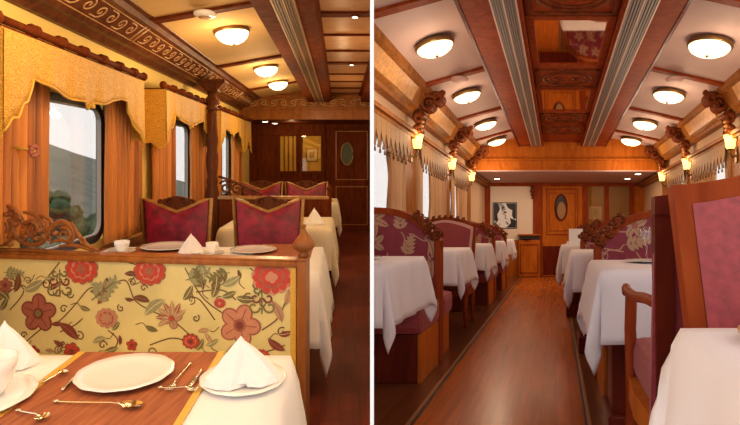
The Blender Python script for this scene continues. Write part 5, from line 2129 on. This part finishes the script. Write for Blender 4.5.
def big_chair_away(loc, label):
    """open-arm chair turned away: its back nearest the camera, arm and seat beyond"""
    o = thing('open_arm_chair', label, 'armchair', loc)
    H = .965
    W = .56
    bm = BM()
    extr(bm, [(0, .45), (W, .45), (W, H - .01), (.28, H + .03), (0, H)], -.0, .018)
    for v in bm.verts:
        k = (v.co.z - .45) / .5
        v.co.y -= .06 * k
    obj('backrest', bm, 'velvetR', o)
    bm = BM()
    for a, c in ((-.004, .036), (W - .036, W + .004)):
        q = [(a, -.012), (c, -.012), (c, .03), (a, .03)]
        for z0, z1, y0, y1, dx0, dx1 in ((0, .45, -.05, 0, .0, .018), (.45, H, 0, -.06, .018, .0)):
            lo = [bm.verts.new((x + dx0, y + y0, z0)) for x, y in q]
            hi = [bm.verts.new((x + dx1, y + y1, z1)) for x, y in q]
            bm.faces.new(lo[::-1])
            bm.faces.new(hi)
            for k in range(4):
                bm.faces.new((lo[k], lo[(k + 1) % 4], hi[(k + 1) % 4], hi[k]))
    extr(bm, [(-.004, H - .03), (W, H - .04), (W, H), (.28, H + .04), (-.004, H + .008)], -.075, -.035)
    obj('back_frame', bm, 'woodRd', o)
    bm = BM()
    box(bm, .022, W - .022, .02, .455, .455, .575, 0, .035)
    obj('seat', bm, 'velvetR', o)
    bm = BM()
    pts = [(.015, .0), (.0, .25), (.01, .44), (.05, .50), (.28, .52), (.51, .50), (.55, .44), (.56, .25), (.545, .0)]
    lo = [bm.verts.new((x, y, .39)) for x, y in pts]
    hi = [bm.verts.new((x, y, .46)) for x, y in pts]
    bm.faces.new(lo[::-1]); bm.faces.new(hi)
    for k in range(len(pts)):
        j = (k + 1) % len(pts)
        bm.faces.new((lo[k], lo[j], hi[j], hi[k]))
    obj('seat_frame', bm, 'woodRo', o)
    bm = BM()
    tube(bm, curve2([(.03, .45, .22), (.0, .25, .17), (.03, .03, .2)], 6), .013, 8)
    obj('stretcher', bm, 'woodRo', o)
    for x, sg in ((.02, 1), (W - .02, -1)):
        bm = tube(BM(), curve2([(x, -.02, .735), (x - .012 * sg, .10, .735), (x - .02 * sg, .22, .725), (x - .02 * sg, .36, .722), (x - .015 * sg, .44, .725), (x - .01 * sg, .47, .705)], 6), [.014] * 31, 8)
        obj('armrest', bm, 'woodR', o)
        bm = tube(BM(), [(x, .43, .71), (x - .005 * sg, .42, .6), (x + .004 * sg, .42, .40), (x, .43, .2), (x, .44, 0)], [.019, .018, .022, .02, .015], 8)
        obj('leg', bm, 'woodR', o)
        bm = tube(BM(), [(x, -.01, .45), (x, -.02, .2), (x, -.05, 0)], [.022, .02, .015], 8)
        obj('leg', bm, 'woodRd', o)
    return o


big_chair_facing((.216, .92, 0), 'large maroon velvet chair back with a wooden frame, behind nearest cloth')
big_chair_away((.212, 1.17, 0), 'wooden open-arm chair with rose seat, turned away beside the aisle')
right_table((.485, .43, 0), .59, .72, .29, ('nearest table of the rosewood carriage, right edge', 'large blush white cloth nearest the camera in the rosewood carriage'), seed=21)
pb = thing('gold_rimmed_plate', 'white plate with gold rim at the edge of the nearest rosewood carriage cloth', 'plate', (.335, .66, ZR))
obj('dish', lathe(BM(), [(a * .09, b * .09) for a, b in PLATE], seg=36), 'china', pb)
obj('gold_rim', tube(BM(), [(.0888 * cos(2 * pi * k / 36), .0888 * sin(2 * pi * k / 36), .0142) for k in range(37)], .0022, 6), 'goldscroll', pb)

right_table((.96, 2.33, 0), 1.56, .66, .29, ('table between open-arm chair and the nearest right floral banquette', 'cloth before the right-hand floral banquette, hanging in a long point'), seed=22)
wine_glass((.45, 2.58, ZR), 'tall clear glass on the cloth before the right-hand floral banquette', h=.17)
plate((.43, 2.42, ZR), .11, 'white plate at the foot of the tall clear glass', name='side_plate')
fr_ = floral_bench(1, (.235, 3.20, 0), 'right-hand maroon floral banquette with a carved sweep at its aisle end', W=1.47, seed=9, H=1.0)
right_table((.925, 3.96, 0), 1.60, .55, .29, ('second table beyond the right-hand floral banquette', 'cloth just beyond the right-hand floral banquette, hanging low'), seed=23)
dup(fr_, 'second floral banquette of the right row, carved end beside the aisle', (.225, 4.80, 0))
right_table((.90, 5.58, 0), 1.66, .55, .30, ('third table of the right row', 'pale cloth hanging into the aisle before the white card'), seed=24)
dup(fr_, 'third floral banquette of the right row', (.225, 6.45, -.01))
right_table((.95, 7.2, 0), 1.58, .5, .30, ('last table of the right row', 'furthest cloth of the right row'), seed=25)
dup(fr_, 'furthest floral banquette of the right row', (.225, 8.0, -.01))
s_, z_ = px_at(574, 234, 5.6)
bm = BM()
box(bm, -.075, .075, 0, .004, 0, .17)
o = obj('white_card', bm, 'white', loc=(s_ + .02, 5.60, ZR))  # plain white square standing in for an unidentified white patch
tag(o, 'square white card standing on the pale cloth by the aisle', 'card')


# ------------------------------------------------------------------ cut what meets the partition
bpy.context.view_layer.update()
dirx = (370.1 - CX) / F
nrm = Vector((1, -dirx, 0)).normalized()
pl_L = Vector((xa(370.1, 1.0), 1.0, 0))
pl_R = Vector((xa(373.9, 1.0), 1.0, 0))
for ob in list(scn.objects):
    if ob.type != 'MESH':
        continue
    tg = ob.get('_room')
    if tg not in ('L', 'R'):
        continue
    side = -1 if tg == 'L' else 1
    pt_ = pl_L if tg == 'L' else pl_R
    mw = ob.matrix_world
    bad = [v for v in ob.data.vertices if ((mw @ v.co) - pt_).dot(nrm) * side < -1e-5]
    if not bad:
        continue
    if len(bad) == len(ob.data.vertices):
        print('WHOLLY BEYOND PARTITION', ob.name, ob.get('label'))
        bpy.data.objects.remove(ob)
        continue
    if ob.data.users > 1:
        ob.data = ob.data.copy()
    bm = bmesh.new()
    bm.from_mesh(ob.data)
    inv = mw.inverted()
    co = inv @ pt_
    no = (mw.to_3x3().transposed() @ nrm).normalized()
    r = bmesh.ops.bisect_plane(bm, geom=bm.verts[:] + bm.edges[:] + bm.faces[:], plane_co=co, plane_no=no, clear_outer=(side < 0), clear_inner=(side > 0))
    bm.to_mesh(ob.data)
    bm.free()
for ob in scn.objects:
    if '_room' in ob:
        del ob['_room']
